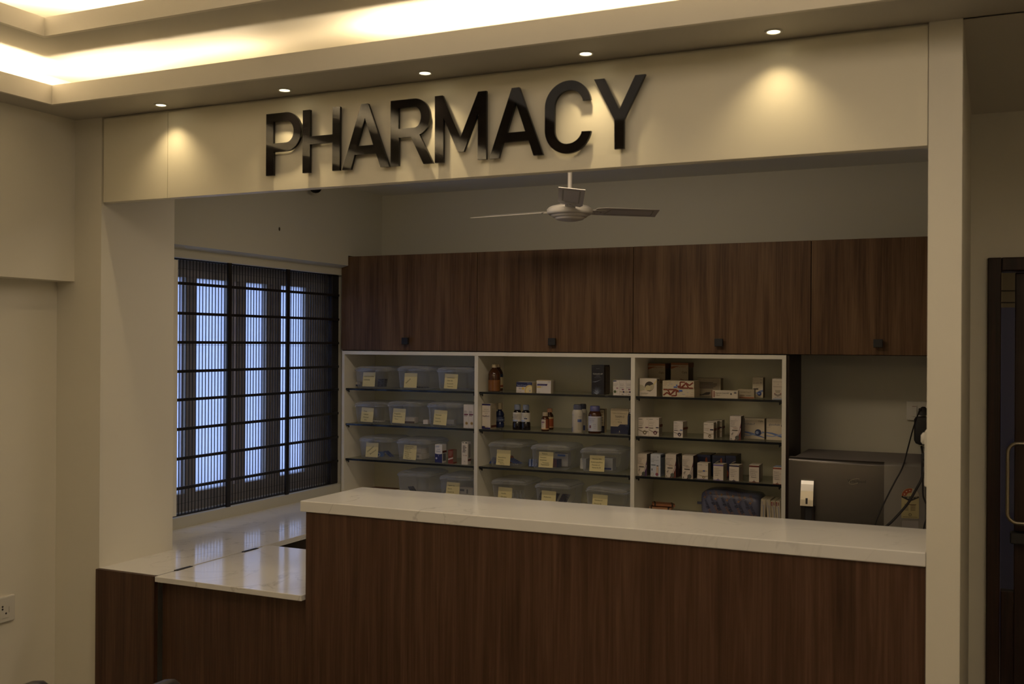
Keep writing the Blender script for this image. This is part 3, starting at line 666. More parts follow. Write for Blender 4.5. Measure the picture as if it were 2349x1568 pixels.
def bottle(P, x0, x1, ytop, zs, Y, prof, capz, capmat, bodymat, label, labels=(), texts=(), liquid=None, capr=None, group=None, ribbed=False, lab_mat=None, name='medicine_bottle', cat='bottle'):
    """prof: (fraction of radius, fraction of height); capz: fraction where the cap starts"""
    a = aty(*P(x0, ytop), Y); c = aty(*P(x1, ytop), Y); R = (c.x-a.x)/2; Hh = a.z-zs; cy = Y+R
    t = thing(name, label, cat, ((a.x+c.x)/2, cy, zs), group)
    T = Matrix.Translation(((a.x+c.x)/2, cy, zs))
    def put(nm, mb): mb.v = [tuple(T @ Vector(q)) for q in mb.v]; return obj(nm, mb, t)
    mb = MB(); mb.lathe([(r*R, q*Hh) for r, q in prof], bodymat)
    if liquid: mb.lathe([(1.004*R, liquid[0]*Hh), (1.004*R, liquid[1]*Hh)], liquid[2], capb=False, capt=False)
    put('bottle_body', mb)
    cr = (capr or prof[-1][0])*R
    mb = MB(); mb.lathe([(cr*1.0, capz*Hh), (cr*1.02, (capz+0.01)*Hh), (cr*0.97, 0.985*Hh), (cr*0.9, Hh)], capmat, n=24)
    if ribbed: ribs(mb, cr*1.04, (capz+0.01)*Hh, 0.96*Hh, capmat)
    put('cap', mb)
    if labels:
        mb = MB()
        for k, (q0, q1, col, *an) in enumerate(labels):
            a0, a1 = an if an else (-2.4, 2.4)
            band(mb, R*1.008+0.0003*k, q0*Hh, q1*Hh, C(col), a0, a1)
        for (q, sz, s, col, *an) in texts: cyl_text(mb, s, sz*Hh, C(col), R*1.008+0.0003*(len(labels)+1), 0, 0, q*Hh, 'c', an[0] if an else 0.0, 1.9*R)
        put('label', mb)
    return t
PB = [(0.93, 0), (1, .02), (1, .62), (.93, .70), (.62, .80), (.42, .84), (.40, .90)]
z = zr[0]
bottle(B2, 250, 372, 222, z, 4.80, PB, .88, C('b8aa90'), M['amber'], 'brown bottle with blue and cream label, behind the orange one', [(.10, .64, 'c8b890'), (.52, .64, '2a3a66'), (.14, .22, '8a4a30')], [(.40, .05, 'Lotion', '6a6050'), (.3, .05, 'IP', '6a6050')], group='big amber bottles on the top shelf')
bottle(B2, 158, 322, 225, z, 4.70, PB, .88, C('cbbb9c'), M['amber'], 'large brown bottle half full of orange liquid, top shelf', [], [], (.03, .43, M['syrup']), group='big amber bottles on the top shelf')
CAPS = [('r', 0, .56, 1, 1, '1c2452'), ('t', .5, .64, .20, 'Vitamin D3 Capsules 60000 IU', 'b0b4cc', 'c', .9), ('t', .94, .86, .10, '4 Capsules', 'b0b4cc', 'r', .3), ('t', .17, .34, .17, 'Rise 60', '22304a', 'l', .4), ('c', .43, .40, .07, 'e0b840'), ('c', .86, .20, .33, 'd8bc70'), ('c', .87, .19, .26, 'e6d6a0'), ('c', .88, .18, .15, 'e0cfa0'), ('c', .87, .18, .035, '6a8ac0'), ('t', .06, .1, .10, '10 x 4 caps', '5a5248', 'l', .3)]
carton(B2, 600, 830, 485, z, 4.70, 0.055, WHT, CAPS, 'white vitamin capsule box with dark blue top band', side='cdbf9a')
carton(B2, 612, 838, 478, z, 4.757, 0.055, WHT, CAPS[:1], 'vitamin capsule box hidden behind its twin with dark blue band', side='cdbf9a')
def cip(k, x0, x1, yt, Y, lab):
    return carton(B2, x0, x1, yt, z, Y, 0.03, 'ddd6ce', [('r', 0, 0.955, 1, 1, 'e0c88a'), ('p', [(.04, .58), (.72, .58), (.77, .72), (.04, .72)], '2c1c55'), ('t', .08, .61, .085, 'Montelukast Tablets', 'a8a0c8', 'l', .6), ('r', .03, .42, .33, .53, 'd8bc66'), ('t', .36, .45, .10, 'LC', '4a4438', 'l', .2), ('t', .95, .86, .10, 'Cipla', '3a3868', 'r', .3), ('t', .06, .06, .06, '10 tablets', '5a5248', 'l', .3), ('sr', .75, .05, .95, .9, 'a89c84')], lab, side='c8bca4', group='row of white tablet boxes on the top shelf')
labs = ['front white tablet box with purple slanted band on the top shelf', 'white tablet box right behind the front one with purple band', 'third white tablet box back in the purple band row', 'fourth white tablet box back in the purple band row', 'rearmost white tablet box of the purple band row']
for k in range(5): cip(k, 895+k*6, 1104+k*5, 457-k*1, 4.70+0.032*k, labs[k])
AL = [('t', .5, .68, .075, 'Calosoft-AF', 'c8c4b8', 'c', .8), ('t', .5, .62, .04, 'LOTION', '8a8a90', 'c', .5), ('t', .5, .57, .03, 'Moisturises the skin', '80808a', 'c', .7), ('t', .5, .87, .03, 'Aloe Vera', '9a9aa0', 'c', .6), ('p', [(.05, .43), (.35, .45), (.65, .49), (.9, .55), (.6, .47), (.3, .42)], '7c8290')]
for i in range(13):
    a = PI*(0.06+0.88*i/12); r_ = .34+.10*((i*5) % 3)/2; ca, sa = math.cos(a), math.sin(a)
    AL.append(('p', [(.5-.03*sa, .02+.012*ca), (.5+r_*ca*1.25, .02+r_*sa*.72), (.5+.03*sa, .02-.012*ca+.02)], ['8f98a8', '5a6070', '78808e'][i % 3]))
carton(B2, 1697, 1877, 235, z, 4.70, 0.08, '16151c', AL + [('sr', .1, .05, .9, .95, '5a4c3c')], 'tall black lotion carton with a silver aloe plant', side='4a3e30')
SB = lambda a, c2: [('t', .08, .72, .07, a, '5a5248', 'l', .85), ('t', .08, .62, .07, 'Vitamin C', '5a5248', 'l', .8), ('t', .08, .48, .08, 'Kipzoin', '2a3060', 'l', .7), ('r', .34, .36, .66, .42, '7a2a50'), ('r', 0, .22, 1, .25, 'b09a60'), ('c', .62, .23, .13, c2), ('r', .3, .06, .6, .09, '8a8070')]
carton(B2, 2010, 2104, 455, z, 4.70, 0.05, 'd9d0c6', [('p', [(.03, .9), (.55, .93), (.5, .98), (.03, .98)], '1c2c60'), ('t', .06, .72, .06, 'Lutein & Zinc', '5a5248', 'l', .85), ('t', .06, .62, .06, 'Vitamin E', '5a5248', 'l', .7), ('r', .5, .45, .78, .50, '7a2a50'), ('c', .3, .24, .2, '5a6a44'), ('t', .62, .2, .12, '+', '7a6a30')], 'white eye drop carton with green leaf, leftmost of the three at the right end')
carton(B2, 2106, 2199, 455, z, 4.70, 0.05, 'd9d0c6', SB('Biotin &', '26244e'), 'white carton with dark flower between two others at the right end')
carton(B2, 2201, 2290, 455, z, 4.70, 0.05, 'd9d0c6', SB('Selenium &', '26244e'), 'white carton with dark flower partly hidden by the divider')
# middle bay, second shelf
z = zr[1]
carton(B2, 99, 224, 800, z, 4.69, 0.062, 'd6ccc0', [('r', 0, .94, 1, 1, '241a58'), ('r', 0, 0, 1, .06, '241a58'), ('r', 0, .05, .36, .115, '241a58'), ('c', .42, .09, .05, 'c09030'), ('t', .52, .075, .045, 'sanofi', '6a6480', 'l', .4), ('t', .5, .77, .055, 'Ambroxol', '8a8070', 'c', .85), ('t', .5, .69, .055, 'Hydrochloride', '8a8070', 'c', .85), ('t', .5, .61, .055, '100 ml', '8a8070', 'c', .6), ('t', .09, .50, .075, 'Rapid', '5a2a5a', 'l', .42), ('t', .92, .50, .075, 'Kough', '24246a', 'r', .42), ('t', .92, .9, .03, '60 ml', '3a3a3a', 'r'), ('sr', .05, .06, .92, .15, '5a2412')] + [('sr', .1, .8-.05*i, .75, .81-.05*i, '8a8478') for i in range(12)], 'tall white syrup carton with purple bands at the left of the second shelf', side='b8ab92', rot=-0.06)
MW = [(0.82, 0), (.95, .03), (.98, .10), (.95, .18), (.80, .22), (.78, .42), (.95, .48), (.98, .52), (.70, .655), (.45, .67), (.45, .74)]
bottle(B2, 268, 392, 783, z, 4.79, MW, .735, C('b4a68c'), plain('mouthwash_blue', (0.02, 0.028, 0.085), 0.1), 'blue mouthwash bottle with cloudy measuring cap behind the tall carton', [(.235, .44, '3a4260'), (.30, .33, '8088a0')], [(.36, .05, 'Rinse', '9098b0')], capr=.62, name='mouthwash_bottle')
SY = [(1.0, 0), (1.03, .02), (1.03, .24), (.98, .29), (.86, .32), (.86, .66), (.80, .72), (.6, .78), (.5, .80), (.5, .82)]
for k, (xa, xb, lb, co_) in enumerate(((527, 650, 'dark syrup bottle with grey ribbed cap, left of the pair', -0.5), (652, 774, 'dark syrup bottle with grey ribbed cap, right of the pair', 0.1))):
    bottle(B2, xa, xb, 808+4*k, z, 4.71, SY, .79, plain('grey_cap', lin('7c8496'), 0.4), plain('dark_syrup', (0.012, 0.008, 0.008), 0.08), lb, [(.33, .69, 'cfcabf', -1.9, 1.9), (.34, .40, 'a8b4d0', -1.5, .2), (.44, .48, '22305c', -.8+.8*k, .7)] if k else [(.33, .69, 'cfcabf', -1.9, 1.9), (.34, .40, 'a8b4d0', -1.5, .5), (.46, .52, '22305c', -1.6, -.7), (.42, .62, 'b9b2a6', -.3, 1.0)], [(.60, .03, 'Each 5 ml contains', '50484a', .1), (.55, .03, 'Sucralfate Gel', '50484a', .1), (.50, .04, 'Sucrafil', '2a3a70', .1)], capr=.66, ribbed=True, group='pair of dark syrup bottles')
SB2 = [(.92, 0), (1, .03), (1, .64), (.86, .72), (.52, .80), (.5, .84)]
bottle(B2, 1012, 1117, 865, z, 4.79, SB2, .82, C('b98a6c'), M['amber'], 'brown bottle with orange label and pink cap, behind the shorter one', [(.10, .60, '9a4a22'), (.52, .60, 'c8b080'), (.11, .16, 'c9a070')], [(.44, .05, 'Tonic', 'd0b090')], capr=.7)
bottle(B2, 947, 1052, 921, z, 4.70, SB2, .80, C('a8977c'), M['amber'], 'small brown bottle with white label and cream cap', [(.10, .64, '7a3a1e', .1, 2.0), (.14, .62, 'cfc2ac', -1.0, .5), (.10, .15, 'c9a070', -1.6, 1.6), (.44, .50, '8a5a70', -.7, .2)], [(.52, .05, 'Syrup', '5a3040', -.2), (.34, .05, '60 ml', '6a5a50', -.2), (.22, .07, 'Z', '4a4040', -.2)], capr=.72)
WBT = [(.94, 0), (1, .02), (1, .70), (.92, .76), (.72, .82), (.68, .84)]
for k, (xa, xb, yt, Yq, lb) in enumerate(((1497, 1608, 800, 4.79, 'white powder bottle with dark cap, behind its twin'), (1388, 1540, 808, 4.70, 'white powder bottle with grey ribbed cap and blue dots, in front'))):
    bottle(B2, xa, xb, yt, z, Yq, WBT, .80, C('5a5e72' if k else '3e3e48'), C('c6beae'), lb, [(.62, .64, '9aa0b0', -1.6, -.4), (.03, .20, '46588e', -1.7, -.75), (.24, .32, '8a8c94', -1.7, -1.1), (.38, .48, '4c5c90', .35, 1.1), (.10, .36, 'b0a896', .4, 1.2)] if k else [(.04, .22, '3a4878', -.2, .9), (.26, .36, '77706c', -.4, .4), (.64, .66, '8a8c94', -.4, .9)], [(.56, .04, 'Protein', '46506e', .8), (.44, .05, 'DHA', '46588e', .8)] if k else [], capr=.72, ribbed=True, group='white powder bottles')
JAR = [(.94, 0), (1, .03), (1.0, .64), (.97, .70), (.84, .77), (.72, .80), (.70, .82)]
bottle(B2, 1620, 1804, 830, z, 4.69, JAR, .81, plain('blue_cap', lin('5a5a86'), 0.4), M['amber'], 'amber tablet jar with blue cap and white printed label', [(.085, .625, 'bfc0c8', -2.0, 2.0), (.60, .625, 'd8d8e0', -2.0, 2.0), (.12, .58, 'a8a698', .75, 1.5), (.12, .165, '8a3038', -1.5, -1.15), (.20, .30, '7a4a40', -.55, -.25)], [(.555, .032, 'Calcium Salts Tablets', '4a5a98', -.1), (.515, .032, 'with Vitamins IP', '4a5a98', -.1), (.455, .045, 'IHU-NRG', '3a4890', -.1), (.41, .028, 'supplement', '4a5a98', -.1), (.33, .035, 'Softules', '4a5a98', .3), (.27, .03, 'Orange', '4a5a98', .3), (.20, .03, 'Flavour', '4a5a98', .3), (.12, .045, 'Bio-T', '2c50a8', -.7)], capr=.74, name='tablet_jar', cat='jar')
carton(B2, 1785, 1886, 872, z, 4.76, 0.03, 'b9ab8a', [('r', 0, 0, 1, .29, '14121c'), ('r', 0, .965, 1, 1, '241c1c'), ('r', .92, 0, 1, 1, '241c1c'), ('r', .66, .05, .8, .22, '4a4a58')] + para(.5, .85, 5, .11, .85, '6a604c', 11, .2), 'cream and black carton tucked behind the amber jar')
carton(B2, 1975, 2236, 868, z, 4.74, 0.05, 'c0b190', [('p', [(0, 0), (1, 0), (1, .38), (.53, .38), (.40, .29), (0, .29)], '1a1f3c'), ('t', .5, .64, .115, 'TAXIM-O', '1c1c2c', 'c', .52), ('t', .5, .79, .075, 'Cefixime Oral Suspension IP', '857a62', 'c', .86), ('t', .5, .56, .04, 'Dry Syrup', '5a5244', 'r'), ('t', .5, .45, .06, '100 mg', '4a4438', 'c', .25), ('o', .22, .41, .10, .09, 'a8977a'), ('p', [(.47, .08), (.53, .08), (.5, .14)], 'c8c2b0'), ('t', .5, .04, .03, 'alkem', 'c8c2b0', 'c'), ('t', .95, .32, .04, '30 ml', 'a8a8b4', 'r')], 'large cream and navy antibiotic carton at the right of the second shelf', side='9a8c70')
bottle(B2, 2212, 2284, 873, z, 4.70, [(.95, 0), (1, .03), (1, .70), (.9, .78), (.55, .86), (.45, .88)], .87, C('a8a090'), plain('black_syrup', (0.008, 0.008, 0.012), 0.08), 'dark bottle half hidden by the bay divider', [(.06, .62, '4a4c60', -1.9, -.9), (.10, .22, 'b0aaa0', -1.7, -1.0), (.30, .36, '8a3a30', -1.75, -1.4)], [], capr=.5)
# middle bay, third shelf and bottom board
z = zr[2]
container(B2b, 165, 672, 215, 560, z, 'clear container at the left end of the third shelf, middle bay', (408, 438), [L_(.12, .46, .12, 'Bepanthene'), L_(.12, .30, .11, 'Inotrobin'), L_(.14, .17, .10, 'Dexamol'), L_(.28, .06, .10, 'Silverex')], .02)
container(B2b, 783, 1352, 255, 600, z, 'clear container in the middle of the third shelf, middle bay', (1028, 470), [L_(.22, .84, .13, 'Fastum'), L_(.08, .60, .11, 'Thiocolch.'), L_(.08, .44, .11, 'Diclofenac'), L_(.26, .26, .12, 'Tramadol'), L_(.16, .14, .13, 'Tapentadol')])
container(B2b, 1505, 2075, 305, 650, z, 'clear container at the right end of the third shelf, middle bay', (1772, 525), [L_(.18, .74, .12, 'Mucinac 600'), L_(.08, .54, .13, 'Acebrophylline'), L_(.16, .36, .12, 'Montek LC'), L_(.18, .2, .12, 'Azmarda 50')])
blister('tablet_strip', (X(B2b, 545), 4.82, z+EPS), 0.05, 0.09, 3, 5, M['foil_b'], 'bright blue strip in the left container, middle bay', 1.0, .2)
blister('tablet_strip', (X(B2b, 560), 4.755, z+EPS), 0.05, 0.09, 3, 5, M['foil_s'], 'silver strip in the left container, middle bay', 1.4)
blister('tablet_strip', (X(B2b, 470), 4.85, z+EPS), 0.035, 0.08, 2, 5, C('8a4a30'), 'rust coloured strip in the left container, middle bay', .7, .35)
blister('tablet_strip', (X(B2b, 300), 4.78, z+EPS), 0.035, 0.08, 2, 5, M['foil_b'], 'blue strip standing behind the note of the left container, middle bay', .2, .3)
minibox((X(B2b, 1255), 4.80, z+EPS), 0.07, 0.04, 0.068, 'b4b2b0', [('r', .2, .72, .8, .86, '4a6ab0'), ('r', 0, .93, 1, 1, '5a5a60')], 'grey white carton standing in the middle container, middle bay')
minibox((X(B2b, 1210), 4.745, z+EPS), 0.05, 0.03, 0.04, '2a3258', [('r', .45+.1*i, 0, .49+.1*i, 1, 'b07050') for i in range(5)] and [('r', .4, 0, .46, 1, 'a8684a'), ('r', .55, 0, .61, 1, 'a8684a'), ('r', .7, 0, .76, 1, 'a8684a')], 'dark blue carton with orange stripes in the middle container', -0.15)
blister('tablet_strip', (X(B2b, 890), 4.76, z+EPS), 0.045, 0.09, 3, 5, M['foil_b'], 'navy strip at the left inside the middle container', .4, .3, pm=C('9aa4c0'))
minibox((X(B2b, 1945), 4.75, z+EPS), 0.075, 0.05, 0.058, 'b0b0ac', [('r', .3, .05, .9, .2, '2a3a7a')] + para(.2, .85, 6, .1, .9, '8a8a88', 14, .2), 'pale carton with blue foot band in the right container, middle bay')
minibox((X(B2b, 1625), 4.75, z+EPS), 0.03, 0.05, 0.05, 'b0b0ac', [], 'pale carton left of the note in the right container, middle bay')
z = zr[3]
container(B2b, 208, 725, 760, 1100, z, 'clear container at the left end of the bottom board, middle bay', (430, 985), [L_(.24, .56, .13, 'Insulin'), L_(.2, .34, .13, 'Glargine')], .02)
container(B2b, 845, 1360, 815, 1150, z, 'clear container in the middle of the bottom board, middle bay', (1066, 1038), [L_(.16, .56, .12, 'Metformin'), L_(.2, .3, .12, 'Glycomet')], .02)
container(B2b, 1580, 2180, 868, 1200, z, 'clear container with a crooked lid at the right end of the bottom board, middle bay', (1812, 1095), [L_(.14, .6, .12, 'Omidol LC'), L_(.12, .38, .12, 'Pantop 40')], .03, lidtilt=-0.05)
for k in range(4):
    mb = MB(); mb.lathe([(.0105, 0), (.011, .002), (.011, .035), (.007, .042), (.007, .046), (.008, .047), (.008, .055)], M['tub'], n=14)
    o = obj('glass_vial', mb, None, (0, 0, 0)); o.location = (X(B2b, 570+48*k), 4.77+0.004*k, z+EPS); tag(o, ['leftmost', 'second', 'third', 'rightmost'][k] + ' clear vial in the bottom left container, middle bay', 'vial', 'clear vials in the bottom container')
for k in range(3):
    blister('tablet_strip', (X(B2b, 985+155*k), 4.80, z+EPS), 0.045, 0.08, 4, 6, plain('navy_foil', (0.03, 0.04, 0.09), 0.4), ['left', 'middle', 'right'][k] + ' navy strip with brown dots standing in the bottom middle container', 0.05-0.05*k, 0.6, pm=C('5a4a40'))
blister('tablet_strip', (X(B2b, 2050), 4.78, z+EPS), 0.06, 0.09, 3, 5, M['foil_d'], 'dark strip in the bottom right container, middle bay', 1.2)

# right bay, top shelf
z = zr[0]
CART = [('p', [(0, .88), (.45, .90), (.0, .80)], '8a5030'), ('r', 0, .93, 1, 1, '8a5a38'), ('t', .1, .86, .06, 'Nebulising solution', '8a4428', 'l', .75), ('t', .93, .68, .09, 'Cipla', '2c2624', 'r', .3), ('p', [(.45, .48), (.6, .50), (.8, .47), (.98, .49), (.8, .455), (.6, .48)], '5a2a1c'), ('p', [(.45, .44), (.6, .46), (.8, .43), (.98, .45), (.8, .415), (.6, .44)], '3a2a24'), ('p', [(.45, .40), (.6, .42), (.8, .39), (.98, .41), (.8, .375), (.6, .40)], '2a2424'), ('sr', 0, .86, 1, 1, '7a4a30'), ('sr', .08, .3, .8, .82, '54483c')]
carton(B3, 225, 482, 147, z, 4.85, 0.09, 'a49880', CART, 'large cream carton with orange top at the back, left of two', side='6a5a48', name='medicine_carton', group='pair of large cream cartons at the back')
carton(B3, 566, 820, 137, z, 4.85, 0.09, 'a49880', CART, 'large cream carton with orange top at the back, right of two', side='6a5a48', group='pair of large cream cartons at the back')
REV = [('p', [(0, .3), (.3, .35), (.62, .28), (.85, .6), (1, .85), (1, .95), (.78, .66), (.55, .45), (0, .26)], 'd8c890'), ('p', [(0, .28), (.12, .3), (.3, .33), (.32, .5), (.18, .62), (0, .64)], 'bdb59a'), ('c', .58, .56, .27, '40362f'), ('p', [(.36, .50), (.84, .70), (.86, .5), (.75, .36), (.55, .30)], 'b8ae92'), ('c', .49, .46, .155, 'cabf94'), ('p', [(.42, .31), (.66, .26), (.62, .30), (.5, .33)], '40362f'), ('t', .06, .12, .13, 'revolizer', '6a5f52', 'l', .6), ('t', .06, .06, .05, 'dry powder inhaler', '8a8070', 'l', .6)]
for k in range(3):
    carton(B3, 110+5*k, 358+2*k, 366-2*k, z, 4.70+0.052*k, 0.05, 'd9cfc2', REV + [('sr', .3, .85, .6, .95, '3a3048'), ('sr', .2, .05, .8, .8, 'a89c80')], ['front white inhaler carton with a brown disc emblem, right bay top shelf', 'inhaler carton with disc emblem behind the front one', 'rearmost inhaler carton with disc emblem'][k], side='b9ae92', group='row of inhaler cartons')
def pict(fl):
    P_ = [[(.55, .14), (.82, .14)], [(.565, .14), (.565, .86), (.72, .86)], [(.60, .20), (.77, .82)], [(.74, .80), (.86, .48), (.975, .84)], [(.74, .76), (.84, .14), (.975, .14)], [(.6, .16), (.70, .50)]]
    R = [('l', [(1-u, 1-v) if fl else (u, v) for u, v in pl], .042, '7a3018') for pl in P_]
    cx_ = (.52, .28); R.append(('c', 1-cx_[0] if fl else cx_[0], 1-cx_[1] if fl else cx_[1], .038, '7a3018')); return R
carton(B3, 445, 905, 515, z, 4.70, 0.10, 'cdc0a4', pict(True) + [('T', .985, .15, .14, 'Diclofenac Gel IP', '7a3018'), ('T', .985, .38, .12, 'Voveran', '7a3018'), ('T', .72, .38, .12, 'Emulgel', '2a58b8'), ('T', .985, .60, .11, 'Direct', '7a3018'), ('T', .83, .60, .11, 'relief', '2a58b8'), ('r', .53, .68, .63, .86, '3a60b8'), ('r', .52, .54, .545, .64, '3a60b8')], 'long pain gel carton with brown running figure, upside down underneath', name='gel_carton', side='b8a684', top='bdb096', group='stacked pain gel cartons')
z2 = z + (aty(*B3(445, 515), 4.70).z-z) + 0.0006
carton(B3, 445, 900, 402, z2, 4.70, 0.10, 'cdc0a4', pict(False) + [('t', .03, .80, .14, 'Diclofenac Gel IP', '7a3018', 'l', .4), ('t', .03, .58, .13, 'Voveran', '7a3018', 'l', .2), ('t', .22, .58, .13, 'Emulgel', '2a58b8', 'l', .22), ('t', .03, .38, .12, 'Direct', '7a3018', 'l', .15), ('t', .16, .38, .12, 'relief', '2a58b8', 'l', .2), ('r', .36, .16, .47, .30, '3a60b8'), ('r', .44, .40, .48, .54, '3a60b8'), ('t', .03, .12, .09, '30 g', '8a8474', 'l')], 'long pain gel carton with brown running figure, on top of another', name='gel_carton', side='b8a684', top='bdb096', group='stacked pain gel cartons')
carton(B3, 945, 1290, 362, z, 4.85, 0.05, '9a8d76', [('t', .02, .9, .06, 'Antiseptic cream', '5a4f40', 'l', .7), ('p', [(.0, .1), (.2, .08), (.4, .22), (.6, .24), (.5, .14), (.3, .05), (0, .03)], '4a4038'), ('p', [(.25, .06), (.45, .16), (.6, .18), (.5, .08)], '3a322c'), ('r', .965, 0, 1, 1, 'b0a488')] + para(.12, .74, 5, .075, .96, '55483a', 21, .55), 'wide grey brown carton standing behind the thin tube box', side='6a5c48')
carton(B3, 1160, 1540, 540, z, 4.70, 0.03, 'cdc2ac', [('r', 0, 0, .03, 1, '7a3826'), ('r', .07, .1, .11, .9, '7a3826'), ('t', .14, .58, .24, 'Mupirocin Cream USP', '4a4038', 'l', .52), ('t', .14, .30, .22, 'T-Bact', '6a3a2c', 'l', .2), ('r', .72, .45, .77, .66, '3a3a3a'), ('r', .85, .6, .95, .85, '8a8070'), ('c', .91, .72, .03, '6a6a6a')], 'thin white ointment tube box lying at the shelf edge', name='ointment_carton', side='b0a48c')
carton(B3, 1545, 1778, 525, z, 4.76, 0.035, 'aa9e86', [('r', 0, 0, 1, .12, '9a5a34'), ('p', [(-.22, 1), (0, .9), (0, 1)], '8a4a2c'), ('t', .12, .60, .26, 'Cetrimide Cream IP', '7a7264', 'l', .7), ('t', .1, .24, .26, 'Cetcine', '6a2c20', 'l', .3), ('t', .5, .24, .22, 'cream', '4a4a5a', 'l', .3)], 'flat beige and orange cream carton lying behind the tube box', name='ointment_carton', side='9a8c72')
GQ = [('t', .06, .70, .085, 'glycohale', '5a5448', 'l', .6), ('o', .80, .74, .075, .05, '4a4238'), ('t', .95, .88, .06, 'Cipla', '3a3630', 'r', .3), ('r', .08, .40, .55, .46, '3a3430'), ('p', [(0, .30), (.4, .26), (.7, .36), (1, .40), (1, .30), (.6, .22), (.3, .20), (0, .24)], '7f8cae'), ('c', .66, .2, .2, '3a4c8e'), ('c', .62, .2, .09, '8fa0c8'), ('o', .52, .55, .16, .14, 'b4a88e')]
carton(B3, 1755, 1908, 352, z, 4.83, 0.045, 'd6cab0', GQ, 'small white inhaler carton with blue ball standing at the back', side='6a5c46')
carton(B3, 2052, 2225, 352, z, 4.79, 0.05, 'cbc0a6', [], 'white inhaler device carton behind its twin by the right side', side='b0a48c')
carton(B3, 2040, 2212, 372, z, 4.70, 0.055, 'cdc2ae', [('t', .1, .84, .06, 'Dry Powder Inhaler', '6a6050', 'l', .85), ('o', .52, .74, .05, .035, '8a8070'), ('p', [(.25, .46), (.75, .46), (.68, .32), (.32, .32)], 'a89c86'), ('p', [(.22, .22), (.5, .14), (.8, .22), (.78, .32), (.5, .24), (.22, .32)], '8a8070'), ('r', .2, .25, .26, .32, '7a3028'), ('r', .74, .25, .8, .32, '7a3028'), ('r', .1, .61, .9, .63, '8a8070'), ('t', .52, .09, .045, 'Single dose device', '5a5048', 'c', .7), ('r', .08, .01, .95, .05, '8a9ab8')], 'white inhaler device carton with a cup drawing by the right side', side='b0a48c')
# right bay, second shelf
z = zr[1]
IN = lambda nm, acc, chip: [('t', .06, .74, .055, 'Salmeterol &', '8a7c6c', 'l', .85), ('t', .06, .66, .055, 'Fluticasone', '8a7c6c', 'l', .85), ('t', .06, .545, .065, nm, acc, 'l', .55), ('t', .96, .91, .055, 'Cipla', '4a4240', 'r', .3), ('r', .05, .90, .4, .93, '9a9088'), ('r', .05, .43, .45, .46, '4a3a38'), ('r', .70, .45, .97, .50, chip), ('p', [(0, .37), (.25, .30), (.5, .24), (.75, .27), (1, .26), (1, .24), (.75, .24), (.5, .20), (.25, .27), (0, .34)], '8a8070'), ('c', .64, .2, .175, acc), ('c', .65, .18, .07, 'e0d8cc'), ('sr', 0, .50, 1, .64, '6a2c1c'), ('sr', .15, .1, .85, .45, '9a907c')]
carton(B3, 88, 241, 937, z, 4.70, 0.05, 'ddd2c6', IN('seroflo', '6f6450', '7a4460'), 'white inhaler box with a grey ball at the left end of the second shelf', side='b0a590', group='inhaler refill boxes')
carton(B3, 243, 392, 938, z, 4.70, 0.05, 'ddd2c6', IN('foracort', '5a2438', '3a3450'), 'white inhaler box with a maroon ball, touching its grey neighbour', side='b0a590', group='inhaler refill boxes')
carton(B3, 602, 742, 992, z, 4.69, 0.055, 'ddd2c6', IN('Vultibo', '3a2840', '4a68a8'), 'white inhaler box with a dark ball standing alone', side='a59a88', group='inhaler refill boxes', rot=-0.12)
VU = [('t', .06, .60, .11, 'Voltido', '9a7c50', 'l', .7), ('t', .95, .86, .06, 'Cipla', '4a4240', 'r', .3), ('r', .06, .86, .4, .89, '9a9088'), ('r', .05, .52, .5, .54, '9a9088'), ('r', .65, .53, .98, .61, '3a3048'), ('p', [(0, .42), (.3, .36), (.6, .30), (1, .34), (1, .31), (.6, .26), (.3, .33), (0, .38)], 'a89878'), ('c', .62, .17, .14, '7a6a48'), ('c', .64, .16, .055, 'e0d8cc'), ('sr', 0, .50, 1, .64, '6a2c1c'), ('sr', .15, .1, .85, .45, '9a907c')]
for k, (xa, xb, yt, Yq, lb) in enumerate(((1170, 1310, 972, 4.81, 'rearmost white inhaler box of the three by the tall carton'), (1092, 1238, 990, 4.752, 'middle white inhaler box of the three by the tall carton'), (1042, 1188, 1008, 4.69, 'front white inhaler box with tan ball, of three in a row'))):
    carton(B3, xa, xb, yt, z, Yq, 0.05, 'd9cebe', VU, lb, side='9a8f7c', group='inhaler refill boxes')
TALL = lambda acc, acc2: [('t', .5, .87, .035, '1 unit', '8a8078', 'c', .4), ('t', .06, .80, .045, 'Budesonide and', '6a6058', 'l', .85), ('t', .06, .74, .045, 'Formoterol', '6a6058', 'l', .85), ('t', .06, .68, .045, 'Fumarate', '6a6058', 'l', .85), ('t', .06, .62, .045, 'Inhalation', '6a6058', 'l', .85), ('t', .06, .55, .055, 'Mixanterol', '3a3434', 'l', .7), ('r', .3, .50, .7, .515, 'b08a70'), ('r', .2, .395, .7, .43, '55504a'), ('p', [(1, .74), (1, .50), (.86, .28), (.62, .04), (.50, 0), (.42, 0), (.62, .14), (.82, .36), (.94, .60)], acc), ('p', [(1, .46), (1, .0), (.62, .0), (.80, .18), (.92, .32)], acc2), ('p', [(.98, .50), (.90, .34), (.74, .16), (.69, .18), (.84, .34), (.94, .52)], 'd8d0c8'), ('c', .68, .10, .19, '55564e'), ('p', [(.24, .30), (.30, .33), (.26, .22)], '3a3a34'), ('p', [(.16, .26), (.22, .28), (.20, .18)], '3a3a34'), ('r', .05, .16, .5, .168, 'a89c90'), ('p', [(.08, .03), (.18, .03), (.13, .10)], '4a463e'), ('sr', .1, .1, .9, .9, '4e453c')]
carton(B3, 1425, 1586, 915, z, 4.69, 0.065, 'd6cabc', TALL('6a3040', '6a2c1e'), 'tall white inhaler carton with red curved stripe beside the blue ball boxes', side='54493e')
